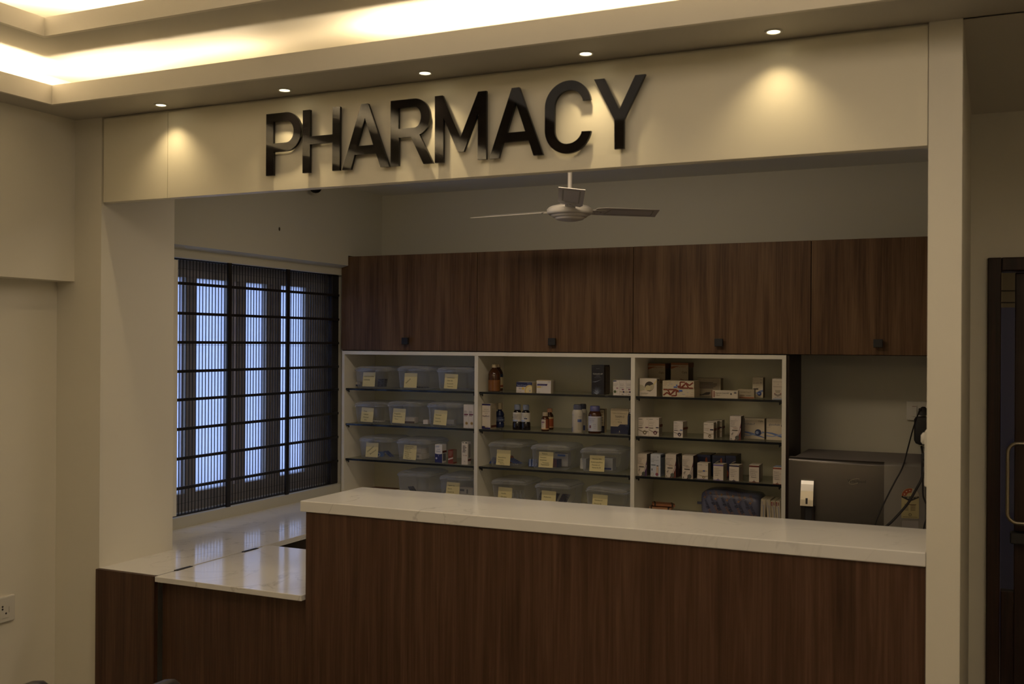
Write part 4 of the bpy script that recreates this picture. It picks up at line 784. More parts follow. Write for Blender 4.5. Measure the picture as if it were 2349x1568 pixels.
GF = lambda nm, x: [('t', x, .68, .14, nm, '4a5878', 'l', .62), ('t', .05, .86, .05, 'Glycopyrronium respules', 'a89c88', 'l', .5), ('p', [(0, .32), (.3, .26), (.6, .16), (1, .06), (1, .10), (.6, .26), (.3, .34), (0, .36)], '6a7cae'), ('p', [(0, .22), (.3, .18), (.7, .28), (1, .34), (1, .30), (.7, .22), (.3, .14), (0, .16)], '8f9cc0'), ('r', .0, .585, .2, .60, 'a09484')]
carton(B3, 1592, 1928, 945, z, 4.79, 0.055, 'cdc1aa', GF('glycohale-F', .03) + [('t', .94, .84, .11, 'Cipla', '2e2a2a', 'r', .25), ('c', .73, .32, .14, '24345e'), ('c', .69, .31, .07, '8a98bc'), ('r', .90, .34, .985, .37, '3a5a98')], 'wide cream inhaler carton with dark blue ball', side='8f8370', group='wide respule cartons')
carton(B3, 1956, 2290, 955, z, 4.78, 0.055, 'cdc1aa', GF('glycohale', .12) + [('o', .80, .68, .07, .045, '4a3a2c')], 'wide cream inhaler carton with blue wave, cut by the right side', side='8f8370', group='wide respule cartons')
# right bay, third shelf
z = zr[2]
carton(B3b, 110, 300, 225, z, 4.79, 0.07, 'a89c8a', [], 'pale carton hidden behind the leftmost tall inhaler cartons', side='8a7f70')
carton(B3b, 65, 215, 257, z, 4.69, 0.07, 'd2c6b6', TALL('46285a', '4a2a5c'), 'tall white carton with purple stripe at the left end of the third shelf', side='5a5044')
carton(B3b, 270, 413, 264, z, 4.69, 0.07, 'c4c8d0', [('t', .4, .87, .035, 'NEW pack', '7a808a', 'c'), ('p', [(.72, .86), (.80, .86), (.76, .93)], '4a5058'), ('t', .06, .78, .045, 'Levolin', '6a727e', 'l'), ('t', .06, .72, .045, 'Salbutamol sulphate', '6a727e', 'l', .85), ('t', .06, .65, .055, 'Miolix', '2c3440', 'l'), ('r', .06, .50, .52, .535, '5a6878'), ('r', .62, .47, .80, .50, '1c2430'), ('p', [(.62, .46), (.82, .46), (.80, .12), (.58, .12)], 'c8b098'), ('c', .66, .10, .15, '8a4a58'), ('o', .2, .10, .14, .11, 'b8ac80'), ('r', .12, .26, .2, .36, '4a505a'), ('sr', .05, .85, .9, .95, '3c4a62'), ('sr', .1, .1, .85, .8, '8a96a8')], 'pale blue carton with a nozzle drawing on the third shelf', side='a8b2c2')
for k in (1, 0):
    carton(B3b, 487+14*k, 640+24*k, 263-2*k, z, 4.69+0.075*k, 0.07, 'd2c6b6', TALL('6a2438', '6a2c1e') + [('sr', 0, 0, .95, .6, '5a2a1c'), ('sp', [(.1, .9), (.5, .35), (.62, .35), (.9, .9), (.75, .9), (.56, .5), (.25, .9)], 'b8aca0')], ['tall white carton with red stripe right of the pale blue carton', 'tall carton with red stripe behind the one by the pale blue carton'][k], side='3c3230')
for k in (1, 0):
    carton(B3b, 730+16*k, 890+16*k, 283-12*k, z, 4.68+0.075*k, 0.07, 'd2c6b6', TALL('5a2434', 'b0a090'), ['tall white carton with thin maroon stripe in front of the navy boxes', 'tall carton behind the one with the thin maroon stripe'][k], side='44343c')
for k, (xa, xb, yt, lb) in enumerate(((935, 1140, 268, 'glossy navy box with orange oval, left of three at the back'), (1168, 1350, 280, 'glossy navy box with orange oval, middle of three at the back'), (1362, 1512, 280, 'glossy navy box, right of three at the back'))):
    o = carton(B3b, xa, xb, yt, z, 4.80, 0.11, '1f2546', ([('p', [(.66, .66), (.76, .60), (.80, .72), (.76, .88), (.68, .88), (.63, .76)], '9a4a2a')] if k < 2 else [('p', [(.1, .1), (.24, .0), (.3, .2), (.2, .34), (.08, .3)], '9a4a2a')]) + [('r', .02, .90, .98, .97, '2a3258')], lb, side='15151f', top='6a5c48', group='glossy navy boxes behind the refill boxes')
RF = [('r', 0, 0, 1, .03, '3a2c6a'), ('t', .95, .86, .06, 'Cipla', '3a3636', 'r', .3), ('r', .05, .87, .45, .90, '9a9088'), ('r', .05, .50, .95, .55, 'c0ab84'), ('r', .52, .49, .72, .56, '4a5aa0'), ('r', .05, .43, .4, .45, 'a89c88'), ('p', [(0, .32), (.3, .26), (.6, .20), (1, .24), (1, .21), (.6, .16), (.3, .23), (0, .29)], 'a89878'), ('c', .60, .14, .12, '8a7a52'), ('c', .62, .135, .05, 'e0d8cc')]
carton(B3b, 950, 1106, 390, z, 4.685, 0.055, 'd6cab8', RF, 'white inhaler refill box with tan ball in front of the navy boxes', side='9a8f7c')
REF = lambda bar, nm: [('r', 0, .88, 1, .97, bar), ('r', 0, 0, 1, .03, bar), ('p', [(.30, .02), (.68, .02), (.62, .06), (.36, .06)], bar), ('t', .08, .70, .07, 'Salmeterol', '5a5248', 'l', .85), ('t', .08, .60, .07, 'and Fluticasone', '5a5248', 'l', .85), ('t', .08, .50, .07, 'Powder for', '5a5248', 'l', .85), ('t', .08, .40, .07, 'Inhalation IP', '5a5248', 'l', .85), ('t', .2, .28, .09, nm, '2c2828', 'l', .5), ('p', [(.46, .07), (.54, .07), (.5, .18)], '6a655c'), ('sr', .1, .1, .8, .85, '9a9080')]
carton(B3b, 1182, 1330, 405, z, 4.685, 0.055, 'd6cab8', REF('6a5c96', 'Airflo'), 'white refill box with lilac band and an open flap', side='a89c88', lidflap=True, rot=-0.08)
carton(B3b, 1412, 1560, 415, z, 4.685, 0.05, 'd6cab8', REF('2a2440', 'Airflo'), 'white refill box with black band and an open flap', side='a89c88', lidflap=True, rot=-0.14)
carton(B3b, 1735, 1872, 405, z, 4.76, 0.045, 'c6baa8', REF('6a3020', 'Mixtard'), 'white refill box with rust band hidden behind its twin', side='8a7f70')
carton(B3b, 1705, 1850, 420, z, 4.69, 0.05, 'd6cab8', REF('6a3020', 'Mixtard'), 'white refill box with rust band, standing alone in front', side='8a7f70')
carton(B3b, 2052, 2215, 452, z, 4.67, 0.075, 'd6cab8', REF('7a3420', 'Mixtard'), 'white refill box with rust band by the right side of the unit', side='8a7f70', top='8a94a8')
# right bay, bottom board
z = zr[3]
c0 = aty(*B3b(435, 1040), 4.84)
for k in range(3):
    mb = MB(); T = Matrix.Translation((c0.x+0.01*(k-1), 4.83, z+0.0003+0.0155*k)) @ Matrix.Rotation(0.25*(k-1)+0.1, 4, 'Z') @ Matrix.Rotation(0.03*k*(1 if k else 0), 4, 'Y')
    mb.loft([(0.0, .050, .030, .006), (.002, .054, .034, .008), (.010, .054, .034, .008), (.0125, .046, .026, .006)], C(['9a5a3c', 'b48662', 'a8714e'][k]), T)
    for s_x in (-0.046, 0.036): mb.box(s_x, s_x+0.008, -0.0345, 0.0345, 0.0, 0.0128, C('3a2a24'), T)
    o = obj('medicine_packet', mb, None, (c0.x, 4.83, z+0.013*k)); tag(o, ['lowest', 'middle', 'topmost'][k] + ' orange brown packet of the small pile on the bottom board', 'packet', 'pile of orange packets')
# blue wrapped pack
A_ = aty(*B3b(960, 1000), 4.72); B_ = aty(*B3b(1890, 1000), 4.72); topz = aty(*B3b(1300, 760), 4.80).z
hw = (B_.x-A_.x)/2; hgt_ = topz-z
t = thing('adult_diaper_pack', 'blue plastic wrapped pack printed all over, lying on the bottom board', 'pack', ((A_.x+B_.x)/2, 4.80, z))
mb = MB(); nU, nV = 30, 28; vs = []; fs = []
def pack_pt(u, a):
    """u -1..1 along X, a angle round the section"""
    e = 1-abs(u)**(5 if u < 0 else 12); tap = 0.22+0.78*max(0, e)**0.5
    ca, sa = math.cos(a), math.sin(a); p_ = 0.42
    sy_ = math.copysign(abs(ca)**p_, ca); sz_ = math.copysign(abs(sa)**p_, sa)
    dz = -0.009*u + 0.0018*math.sin(6*u+2*a)
    yy_ = 4.80 + 0.085*sy_*tap*(1+0.03*math.sin(5*u+a)); zz_ = z + hgt_*0.5 + (hgt_*0.5-0.001)*sz_*tap + (dz if sz_ > -0.5 else 0)
    return ((A_.x+B_.x)/2 + hw*u, yy_, max(z+0.0005, zz_))
for i in range(nU+1):
    u = -1+2*i/nU
    for j in range(nV): vs.append(pack_pt(u, 2*PI*j/nV))
for i in range(nU):
    for j in range(nV): k = (j+1) % nV; fs.append((i*nV+j, i*nV+k, (i+1)*nV+k, (i+1)*nV+j))
PKM = plain('blue_wrap', (0.105, 0.11, 0.165), 0.24)
mb.add(vs, fs, PKM, True); mb.add(vs[:nV], [tuple(range(nV))], PKM); mb.add(vs[-nV:], [tuple(range(nV-1, -1, -1))], PKM)
yfz = lambda zz: 4.80-0.085
def pack_map(uu, v0, ang=-1.12):
    def mp(x, y):
        X_ = max(-0.95, min(0.96, uu + (x*math.cos(ang)-y*math.sin(ang))/hw)); Zf = v0 + (x*math.sin(ang)+y*math.cos(ang))/hgt_
        e = 1-abs(X_)**(5 if X_ < 0 else 12); tap = 0.22+0.78*max(0, e)**0.5
        Zf = max(0.5-0.47*tap, min(0.5+0.47*tap, Zf)); sz_ = abs((Zf-0.5)*2/tap); ca = max(0.0, 1-min(1.0, sz_)**(2/0.42))**0.5
        return ((A_.x+B_.x)/2+hw*X_, 4.80-0.085*(ca**0.42)*tap*1.03-0.0020, z+hgt_*Zf-0.009*X_)
    return mp
for i in range(7):
    for uu, v0 in ((-0.98+0.36*i, 0.76), (-0.80+0.36*i, 0.60)):
        if -0.95 < uu < 0.80:
            mp = pack_map(uu, v0); q = glyphs('surgi')[2]*0.022+0.002
            mb.text('surgi', 0.022, C('14162a'), mp); mb.text('com', 0.022, C('8a6238'), lambda x, y, mp=mp, q=q: mp(x+q, y))
            mb.text('+', 0.030, C('9a6e30'), lambda x, y, mp=mp: mp(x-0.020, y-0.003))
    uu = -0.86+0.36*i
    if -0.9 < uu < 0.85: mb.text('com', 0.022, C('8a6238'), pack_map(uu, 0.99))
obj('wrapper', mb, t)
mb = MB(); mb.box(A_.x-0.022, A_.x+0.012, 4.79, 4.80, z+hgt_*0.42, z+hgt_*0.50, PKM); obj('sealed_end', mb, t)
# leaning cartons
for k, (xa, xb, yt, ln, lb) in enumerate(((1885, 1955, 897, -0.03, 'upright white carton right of the blue pack, leftmost of four'), (1972, 2034, 905, 0.07, 'leaning white carton second from the blue pack'), (2042, 2105, 925, 0.07, 'leaning white carton with rust square, third from the blue pack'), (2112, 2172, 928, 0.07, 'leaning white carton with rust square beside the right side panel'))):
    a = aty(*B3b(xa, yt), 4.68); c = aty(*B3b(xb, yt), 4.68); w = c.x-a.x; h = a.z-z-0.006
    mb = MB(); mb.box(-w/2, w/2, 0, 0.12, 0, h, C('b5a98f')); 
    draw(mb, ([('r', .62, .0, .95, .10, '7a2c22'), ('r', .1, .02, .3, .10, '6a2c40')] if k < 2 else [('r', .05, .80, .4, .96, '8a3a22'), ('r', .6, .82, .8, .95, '6a3a30')]) + [('r', .55, .25, .70, .78, '8088a0'), ('r', .2, .7, .3, .92, '8a8aa0')], w, h, 0.12)
    zc_ = min(0, -math.sin(abs(ln))*w/2)
    o = obj('medicine_carton', mb, None, (0, 0, 0))
    hh = h*math.sin(ln)
    o.location = ((a.x+c.x)/2 + hh - (0.007 if k else 0.002), 4.68, z + abs(math.sin(ln))*w/2+0.0003); o.rotation_euler = (0, -ln, 0); tag(o, lb, 'medicine box', 'cartons standing on edge by the blue pack')

# --------------------------------------------------------------- sign letters
YL = 2.700
def arc(cx, cz, rx, rz, a0, a1, n=18): return [(cx+rx*math.cos(math.radians(a0+(a1-a0)*i/n)), cz+rz*math.sin(math.radians(a0+(a1-a0)*i/n))) for i in range(n+1)]
T_, B_2 = 2.3307, 2.1328
LET = [
 ('P', [[(-2.1187, B_2), (-2.0895, B_2), (-2.0895, 2.2073)] + arc(-2.040, 2.269, 0.057, 0.0617, -90, 90) + [(-2.1187, T_)], [(-2.0905, 2.2347)] + arc(-2.0405, 2.2695, 0.029, 0.0348, -90, 90) + [(-2.0905, 2.3043)]]),
 ('H', [[(-1.9765, B_2), (-1.9485, B_2), (-1.9485, 2.2214), (-1.8640, 2.2214), (-1.8640, B_2), (-1.8365, B_2), (-1.8365, T_), (-1.8640, T_), (-1.8640, 2.2465), (-1.9485, 2.2465), (-1.9485, T_), (-1.9765, T_)]]),
 ('A', [[(-1.8275, B_2), (-1.7958, B_2), (-1.7822, 2.1765), (-1.7052, 2.1765), (-1.6885, B_2), (-1.6575, B_2), (-1.7343, T_), (-1.7588, T_)], [(-1.7736, 2.203), (-1.7152, 2.203), (-1.7454, 2.2876)]]),
 ('R', [[(-1.6530, B_2), (-1.6245, B_2), (-1.6245, 2.2168), (-1.5830, 2.2168), (-1.5392, B_2), (-1.5065, B_2), (-1.5535, 2.2215)] + arc(-1.5727, 2.2741, 0.0555, 0.0566, -62, 90) + [(-1.6540, T_)], [(-1.6260, 2.2436)] + arc(-1.571, 2.2745, 0.0225, 0.0309, -90, 90) + [(-1.6260, 2.3054)]]),
 ('M', [[(-1.5005, B_2), (-1.4720, B_2), (-1.4720, 2.2650), (-1.4238, 2.1602), (-1.4041, 2.1602), (-1.3585, 2.2675), (-1.3585, B_2), (-1.3305, B_2), (-1.3315, T_), (-1.3584, T_), (-1.4155, 2.2019), (-1.4755, T_), (-1.5015, T_)]]),
 ('A', [[(-1.3213, B_2), (-1.2908, B_2), (-1.2772, 2.177), (-1.1972, 2.177), (-1.1818, B_2), (-1.1520, B_2), (-1.2270, T_), (-1.2507, T_)], [(-1.2655, 2.2037), (-1.2079, 2.2037), (-1.2376, 2.2880)]]),
 ('C', [[(-1.0363, 2.1898)] + arc(-1.0785, 2.1990, 0.0440, 0.0408, -12, -90, 8)[1:] + arc(-1.0785, 2.2005, 0.0393, 0.0425, -90, -180, 12) + arc(-1.0745, 2.2640, 0.0433, 0.0441, 180, 15, 20) + [(-1.0353, 2.2755), (-1.0098, 2.2755)] + arc(-1.0735, 2.2640, 0.0650, 0.0707, 10, 90, 12)[1:] + arc(-1.0755, 2.2640, 0.0717, 0.0707, 90, 180, 12) + arc(-1.0785, 2.2010, 0.0687, 0.0700, 180, 270, 12) + arc(-1.0785, 2.2010, 0.0710, 0.0700, 270, 350, 12)]),
 ('Y', [[(-0.9398, B_2), (-0.9126, B_2), (-0.9123, 2.2127), (-0.8523, T_ - .001), (-0.8815, T_ - .001), (-0.9259, 2.2420), (-0.9703, T_ - .001), (-1.0005, T_ - .001), (-0.9407, 2.2140)]]),
]
lname = ['letter P, first of the sign', 'letter H, second of the sign', 'first letter A of the sign, between H and R', 'letter R of the sign', 'letter M of the sign', 'second letter A of the sign, between M and C', 'letter C of the sign', 'letter Y, last of the sign']
for (ch, loops), ln in zip(LET, lname):
    v, f = curve_solid(loops, 0.010)
    mb = MB(); mb.add([(x, YL+0.005-zz, y) for x, y, zz in v], f, M['gloss'])
    xs_ = [p_[0] for p_ in loops[0]]; cx = (min(xs_)+max(xs_))/2
    for dx, dz in ((min(xs_)+0.014-cx, 0.02), (max(xs_)-0.014-cx, 0.02)):
        pass
    o = obj('sign_letter', mb, None, (cx, YL+0.005, B_2)); tag(o, 'glossy black ' + ln, 'letter', 'raised letters of the pharmacy sign')
    q = MB(); sx0 = {'Y': -0.926, 'C': -1.133, 'M': -1.486, 'R': -1.639, 'P': -2.104, 'H': -1.962}.get(ch, loops[0][0][0]+0.022)
    for zz in (B_2+0.03, B_2+0.06):
        xx = sx0 + (0.008 if ch == 'A' else 0)*(zz-B_2)/0.03; zz2 = zz+0.05 if ch in 'C' else zz
        q.lathe([(0.0035, 0), (0.0035, YF-YL-0.0105)], M['matblack'], n=8, T=Matrix.Translation((xx, YL+0.0098, zz2)) @ Matrix.Rotation(-PI/2, 4, 'X'))
    obj('standoff', q, o)

# ------------------------------------------------------------------ downlights
DL = [(-2.515, 2.652), (-2.009, 2.650), (-1.504, 2.645), (-1.003, 2.642), (-0.501, 2.645)]
dn = ['first recessed downlight from the left above the fascia', 'second recessed downlight from the left, above the letter H', 'middle recessed downlight of the five above the sign', 'fourth recessed downlight from the left, above the letter Y', 'rightmost recessed downlight above the fascia']
for (x, y), ln in zip(DL, dn):
    t = thing('downlight', ln, 'downlight', (x, y, ZS), 'five recessed downlights along the fascia')
    mb = MB(); mb.lathe([(0.0158, 0.0), (0.0162, -0.003), (0.0195, -0.004), (0.0225, -0.002), (0.0225, 0.0005)], M['white'], (x, y, ZS), 28, capb=False, capt=False); obj('trim_ring', mb, t)
    mb = MB(); mb.lathe([(0.0001, -0.0012), (0.0160, -0.0012)], M['lens'], (x, y, ZS), 24, capb=False, capt=False); obj('lens', mb, t)
    la = D.lights.new('downlight_lamp', 'SPOT'); la.energy = 2.9; la.color = (1.0, 0.76, 0.42); la.spot_size = math.radians(107); la.spot_blend = 1.0; la.shadow_soft_size = 0.010
    lo = D.objects.new('downlight_lamp', la); COL.objects.link(lo); lo.location = (x, y, ZS-0.006); lo.parent = None

# ------------------------------------------------------------- ceiling fan
hub = CAM + ray(1307, 486)*4.4
t = thing('ceiling_fan', 'white three blade ceiling fan hanging in the pharmacy', 'fan', (hub.x, hub.y, 2.42))
mb = MB(); mb.lathe([(0.0, -0.040), (0.03, -0.0385), (0.055, -0.033), (0.062, -0.028), (0.064, -0.024), (0.070, -0.023), (0.078, -0.017), (0.081, -0.013), (0.088, -0.012), (0.0955, -0.006), (0.097, 0.0), (0.097, 0.010), (0.093, 0.0135), (0.091, 0.0145), (0.091, 0.017), (0.080, 0.023), (0.05, 0.030), (0.03, 0.036), (0.018, 0.05), (0.0, 0.05)], M['fan'], tuple(hub), 40); obj('motor', mb, t)
mb = MB(); mb.lathe([(0.0095, 0.045), (0.0095, 2.42-hub.z)], M['fan'], tuple(hub), 14); obj('down_rod', mb, t)
mb = MB(); mb.lathe([(0.030, 0.050), (0.034, 0.056), (0.026, 0.085), (0.012, 0.100), (0.0095, 0.102)], M['fan'], tuple(hub), 24); obj('lower_canopy', mb, t)
mb = MB(); mb.lathe([(0.015, -0.075), (0.045, -0.03), (0.055, 0.0)], M['fan'], (hub.x, hub.y, 2.42), 24); obj('ceiling_canopy', mb, t)
vr = math.atan2(RT.y, RT.x)
for k in range(3):
    ang = vr + math.radians(28 - 120*k)
    lift = 0.03 if k == 1 else 0.0
    T = Matrix.Translation(hub) @ Matrix.Rotation(ang, 4, 'Z') @ Matrix.Rotation(-(0.035, 0.055, 0.0)[k], 4, 'Y') @ Matrix.Translation((0, 0, 0.006)) @ Matrix.Rotation(math.radians(-11), 4, 'X')
    mb = MB(); out = [(0.115, -0.040), (0.15, -0.053), (0.430, -0.053), (0.475, 0.050), (0.15, 0.050), (0.115, 0.040)]
    n = len(out)
    mb.add([(x, y, 0) for x, y in out]+[(x, y, 0.0022) for x, y in out], [tuple(range(n-1, -1, -1)), tuple(range(n, 2*n))]+[(i, (i+1) % n, n+(i+1) % n, n+i) for i in range(n)], M['fan'], False, T)
    mb.box(0.085, 0.17, -0.022, 0.022, -0.003, 0.0, M['fan'], T)
    inn = [(0.19, -0.034), (0.408, -0.034), (0.438, 0.032), (0.19, 0.032)]
    for i in range(4):
        p0, p1 = Vector((*inn[i], 0)), Vector((*inn[(i+1) % 4], 0)); d_ = (p1-p0).normalized(); nn = Vector((-d_.y, d_.x, 0))*0.003
        mb.poly([tuple(p0-nn+Vector((0, 0, -0.0004))), tuple(p1-nn+Vector((0, 0, -0.0004))), tuple(p1+nn+Vector((0, 0, -0.0004))), tuple(p0+nn+Vector((0, 0, -0.0004)))], M['fan_d'], T)
    for px_, py_ in ((0.13, 0.012), (0.13, -0.012), (0.155, 0.0)): mb.lathe([(0.004, -0.0045), (0.004, -0.003)], M['fan_d'], (px_, py_, 0), 8, T)
    obj('blade', mb, t)

# ---------------------------------------------------------- cctv dome camera
dc = atz(724, 443, 2.338)
t = thing('ceiling_camera', 'black dome security camera on the ceiling behind the fascia', 'camera', (dc.x, dc.y, 2.42))
mb = MB(); mb.lathe([(0.0001, 2.338), (0.014, 2.3405), (0.024, 2.348), (0.030, 2.360), (0.031, 2.372)], M['gloss'], (dc.x, dc.y, 0), 24); obj('dome', mb, t)
mb = MB(); mb.lathe([(0.042, 2.372), (0.045, 2.378), (0.045, 2.41), (0.042, 2.4215)], M['white'], (dc.x, dc.y, 0), 28); obj('housing', mb, t)

# ------------------------------------------------------------------- fridge
YR = 4.40; xl, xr = -0.765, -0.235; zt_ = 1.135
t = thing('fridge', 'dark steel fridge with chrome handle in the right corner', 'fridge', ((xl+xr)/2, 4.65, 0))
mb = MB(); mb.box(xl, xr, YR+0.055, 4.93, 0.03, zt_-0.012, M['fridge_top']); mb.box(xl+0.03, xr-0.03, YR+0.10, 4.90, 0, 0.03, M['matblack']); obj('cabinet', mb, t, bevel=0.004)
mb = MB(); n = 28; vs = []; fs = []; mats = []
def bulge(u): return 0.035*(1-(2*u-1)**2)
pf = [(xl+(xr-xl)*i/n, YR+0.02-bulge(i/n)) for i in range(n+1)]
zs_ = [0.06, zt_-0.016, zt_-0.010, zt_-0.004, zt_]
ins = [0, 0, 0.0015, 0.006, 0.014]
for zz, q in zip(zs_, ins): vs += [(x, y+q, zz) for x, y in pf]
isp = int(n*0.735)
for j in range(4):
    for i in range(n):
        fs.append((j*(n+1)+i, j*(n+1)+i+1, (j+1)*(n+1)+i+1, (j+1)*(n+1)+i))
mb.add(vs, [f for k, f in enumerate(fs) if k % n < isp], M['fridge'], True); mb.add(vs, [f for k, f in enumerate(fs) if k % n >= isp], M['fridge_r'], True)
mb.add([(xl, YR+0.034, zt_)] + [(x, y+0.014, zt_) for x, y in pf] + [(xr, YR+0.054, zt_), (xl, YR+0.054, zt_)], [tuple(range(n+4))], M['fridge_top'])
for x in (xl, xr): mb.add([(x, YR+0.02, 0.06), (x, YR+0.054, 0.06), (x, YR+0.054, zt_), (x, YR+0.034, zt_), (x, YR+0.02, zt_-0.016)], [(0, 1, 2, 3, 4) if x == xr else (4, 3, 2, 1, 0)], M['fridge'])
dr = obj('door', mb, t)
def fr(px, py, off=0.0):
    """a point of the curved door seen at the pixel"""
    Y = YR
    for _ in range(4): q = aty(px, py, Y); Y = YR+0.02-bulge((q.x-xl)/(xr-xl))-off
    return aty(px, py, Y)
h0, h1 = fr(1838, 1099, .02), fr(1865, 1170, .02)
mb = MB(); hw_ = (h1.x-h0.x)/2*1.05; hx_ = (h0.x+h1.x)/2; yb_ = fr(1851, 1130).y
prof = [(0.0, 0.008), (0.004, 0.013), (0.018, 0.018), (0.045, 0.025), (0.080, 0.032), (0.105, 0.036)]
vs = []; fs = []
for k, (dz, dy) in enumerate(prof): vs += [(hx_-hw_, yb_-dy, h0.z-dz), (hx_+hw_, yb_-dy, h0.z-dz), (hx_+hw_, yb_+0.01, h0.z-dz), (hx_-hw_, yb_+0.01, h0.z-dz)]
for k in range(len(prof)-1):
    for i in range(4): j = (i+1) % 4; fs.append((4*k+i, 4*k+j, 4*k+4+j, 4*k+4+i))
mb.add(vs, fs, M['chrome']); mb.add(vs[:4], [(0, 1, 2, 3)], M['chrome'])
zb2 = h0.z-0.105
mb.box(hx_-hw_, hx_+hw_, yb_-0.020, yb_+0.01, zb2-0.30, zb2, M['fridge']); mb.box(hx_-hw_*0.25, hx_+hw_*0.75, yb_-0.021, yb_-0.0199, zb2-0.25, zb2-0.006, M['matblack'])
mb.box(hx_-0.004, hx_+0.004, yb_-0.0362, yb_-0.02, zb2+0.008, zb2+0.032, M['steel'])
obj('handle', mb, dr, bevel=0.0015)
lg = fr(1944, 1105); mb = MB()
lp = lambda x, y: (lg.x+x, YR+0.02-bulge((lg.x+x-xl)/(xr-xl))-0.0008, lg.z+y)
mb.text('Whirlpool', 0.017, M['matblack'], lp, 'l', 0.075)
mb.tube([lp(0.028+0.022*math.cos(a), 0.004+0.010*math.sin(a)+0.006*math.cos(a)) for a in [2*PI*i/20*0.8+0.6 for i in range(20)]], 0.0006, M['brass'], 5)
obj('badge', mb, dr)
# energy label and plain sticker on the door
def sticker(name, px0, py0, px1, py1, fn, lab):
    a, c = fr(px0, py0), fr(px1, py1); w, h = c.x-a.x, a.z-c.z
    mp = lambda u, v, k=1: (a.x+w*u, YR+0.02-bulge((a.x+w*u-xl)/(xr-xl))-0.0010-0.0003*k, c.z+h*v)
    q = MB(); fn(q, mp, w, h); o = obj(name, q, dr); o['label'] = lab
def en(q, mp, w, h):
    rr = .5; cap = lambda r, a0, a1, n=20: [(.5+r*math.cos(math.radians(a0+(a1-a0)*i/n)), .72+r*w/h*math.sin(math.radians(a0+(a1-a0)*i/n))) for i in range(n+1)]
    CB = C('a89c70')
    q.poly([mp(0, 0), mp(1, 0), mp(1, .72)] + [mp(*p_) for p_ in cap(.5, 0, 180)] + [mp(0, .72)], CB)
    ring = lambda r0, r1, a0, a1, col, k: q.add([mp(*p_, k) for p_ in cap(r0, a0, a1)] + [mp(*p_, k) for p_ in cap(r1, a0, a1)], [(i, i+1, 22+i, 21+i) for i in range(20)], C(col))
    ring(.48, .22, 75, 180, '8a3e20', 2); ring(.48, .22, 0, 74, '9a9280', 2)
    for a in (160, 127, 94):
        cx, cz = .5+.35*math.cos(math.radians(a)), .72+.35*w/h*math.sin(math.radians(a))
        q.poly([mp(cx+(.055 if i % 2 == 0 else .024)*math.cos(PI/2+PI*i/5), cz+(.055 if i % 2 == 0 else .024)*w/h*math.sin(PI/2+PI*i/5), 3) for i in range(10)], C('c0b898'))
    q.poly([mp(0.01, .72, 3), mp(0.01, .675, 3), mp(.5, .55, 3), mp(.99, .675, 3), mp(.99, .72, 3)], C('16110f'))
    q.text('POWER SAVINGS', 0.0085, C('b8b090'), lambda x, y: mp(.5+x/w, .685+y/h, 4), 'c', w*.8)
    q.text('GUIDE', 0.0085, C('b8b090'), lambda x, y: mp(.5+x/w, .635+y/h, 4), 'c', w*.5)
    for i in range(7): q.poly([mp(.18, .42-.028*i, 2), mp(.40, .42-.028*i, 2), mp(.40, .432-.028*i, 2), mp(.18, .432-.028*i, 2)], C('6f664a'))
    for i in range(7): q.poly([mp(.52, .42-.028*i, 2), mp(.80, .42-.028*i, 2), mp(.80, .432-.028*i, 2), mp(.52, .432-.028*i, 2)], C('6f664a'))
    q.poly([mp(.18, .44, 3), mp(.84, .44, 3), mp(.84, .46, 3), mp(.18, .46, 3)], C('5a4030'))
    q.poly([mp(.5+.09*math.cos(2*PI*i/20), .12+.09*w/h*math.sin(2*PI*i/20), 2) for i in range(20)], C('5a5240'))
    q.poly([mp(.5+.06*math.cos(2*PI*i/20), .12+.06*w/h*math.sin(2*PI*i/20), 3) for i in range(20)], C('a09468'))
    q.poly([mp(.08, .035, 2), mp(.92, .035, 2), mp(.92, .05, 2), mp(.08, .05, 2)], C('6f664a'))
sticker('energy_label', 2068, 1117, 2108, 1189, en, 'star rating energy label')
sticker('sticker', 2069, 1193, 2107, 1222, lambda q, mp, w, h: q.poly([mp(0, 0), mp(1, 0), mp(1, 1), mp(0, 1)], C('8d8884')), 'plain white sticker under the energy label')

# --------------------------------------------- wall switchboard, plug, cables
YW = 4.975
a, c = aty(2080, 919, YW), aty(2150, 965, YW)
t = thing('switchboard', 'white switch and socket plate on the back wall above the fridge', 'switch', ((a.x+c.x)/2, YW, (a.z+c.z)/2))
mb = MB(); mb.box(a.x, c.x, YW-0.012, YW, c.z, a.z, M['white']); obj('plate', mb, t, bevel=0.003)
s0, s1 = aty(2092, 930, YW-0.012), aty(2103, 955, YW-0.012)
mb = MB(); mb.box(s0.x, s1.x, YW-0.016, YW-0.012, s1.z, s0.z, M['white']); mb.box(s0.x+0.001, s1.x-0.001, YW-0.0165, YW-0.016, s0.z-0.004, s0.z-0.002, C('7a4030')); obj('rocker_switch', mb, t, bevel=0.001)
pc = aty(2118, 942, 4.93)
mb = MB(); mb.lathe([(0.024, 0), (0.023, 0.014), (0.015, 0.028), (0.006, 0.036)], M['matblack'], n=16, T=Matrix.Translation((pc.x, 4.94, pc.z-0.018))); mb.box(pc.x-0.02, pc.x+0.02, 4.93, 4.961, pc.z-0.018, pc.z+0.010, M['matblack'])
for dx in (-0.008, 0.008): mb.box(pc.x+dx-0.0025, pc.x+dx+0.0025, 4.955, 4.963, pc.z-0.008, pc.z, M['matblack'])
ad0, ad1 = aty(2097, 956, 4.90), aty(2136, 1022, 4.90)
o = thing('power_adapter', 'black plug and power adapter hanging from the wall socket', 'adapter', (pc.x, 4.93, pc.z))
obj('plug', mb, o, bevel=0.002)
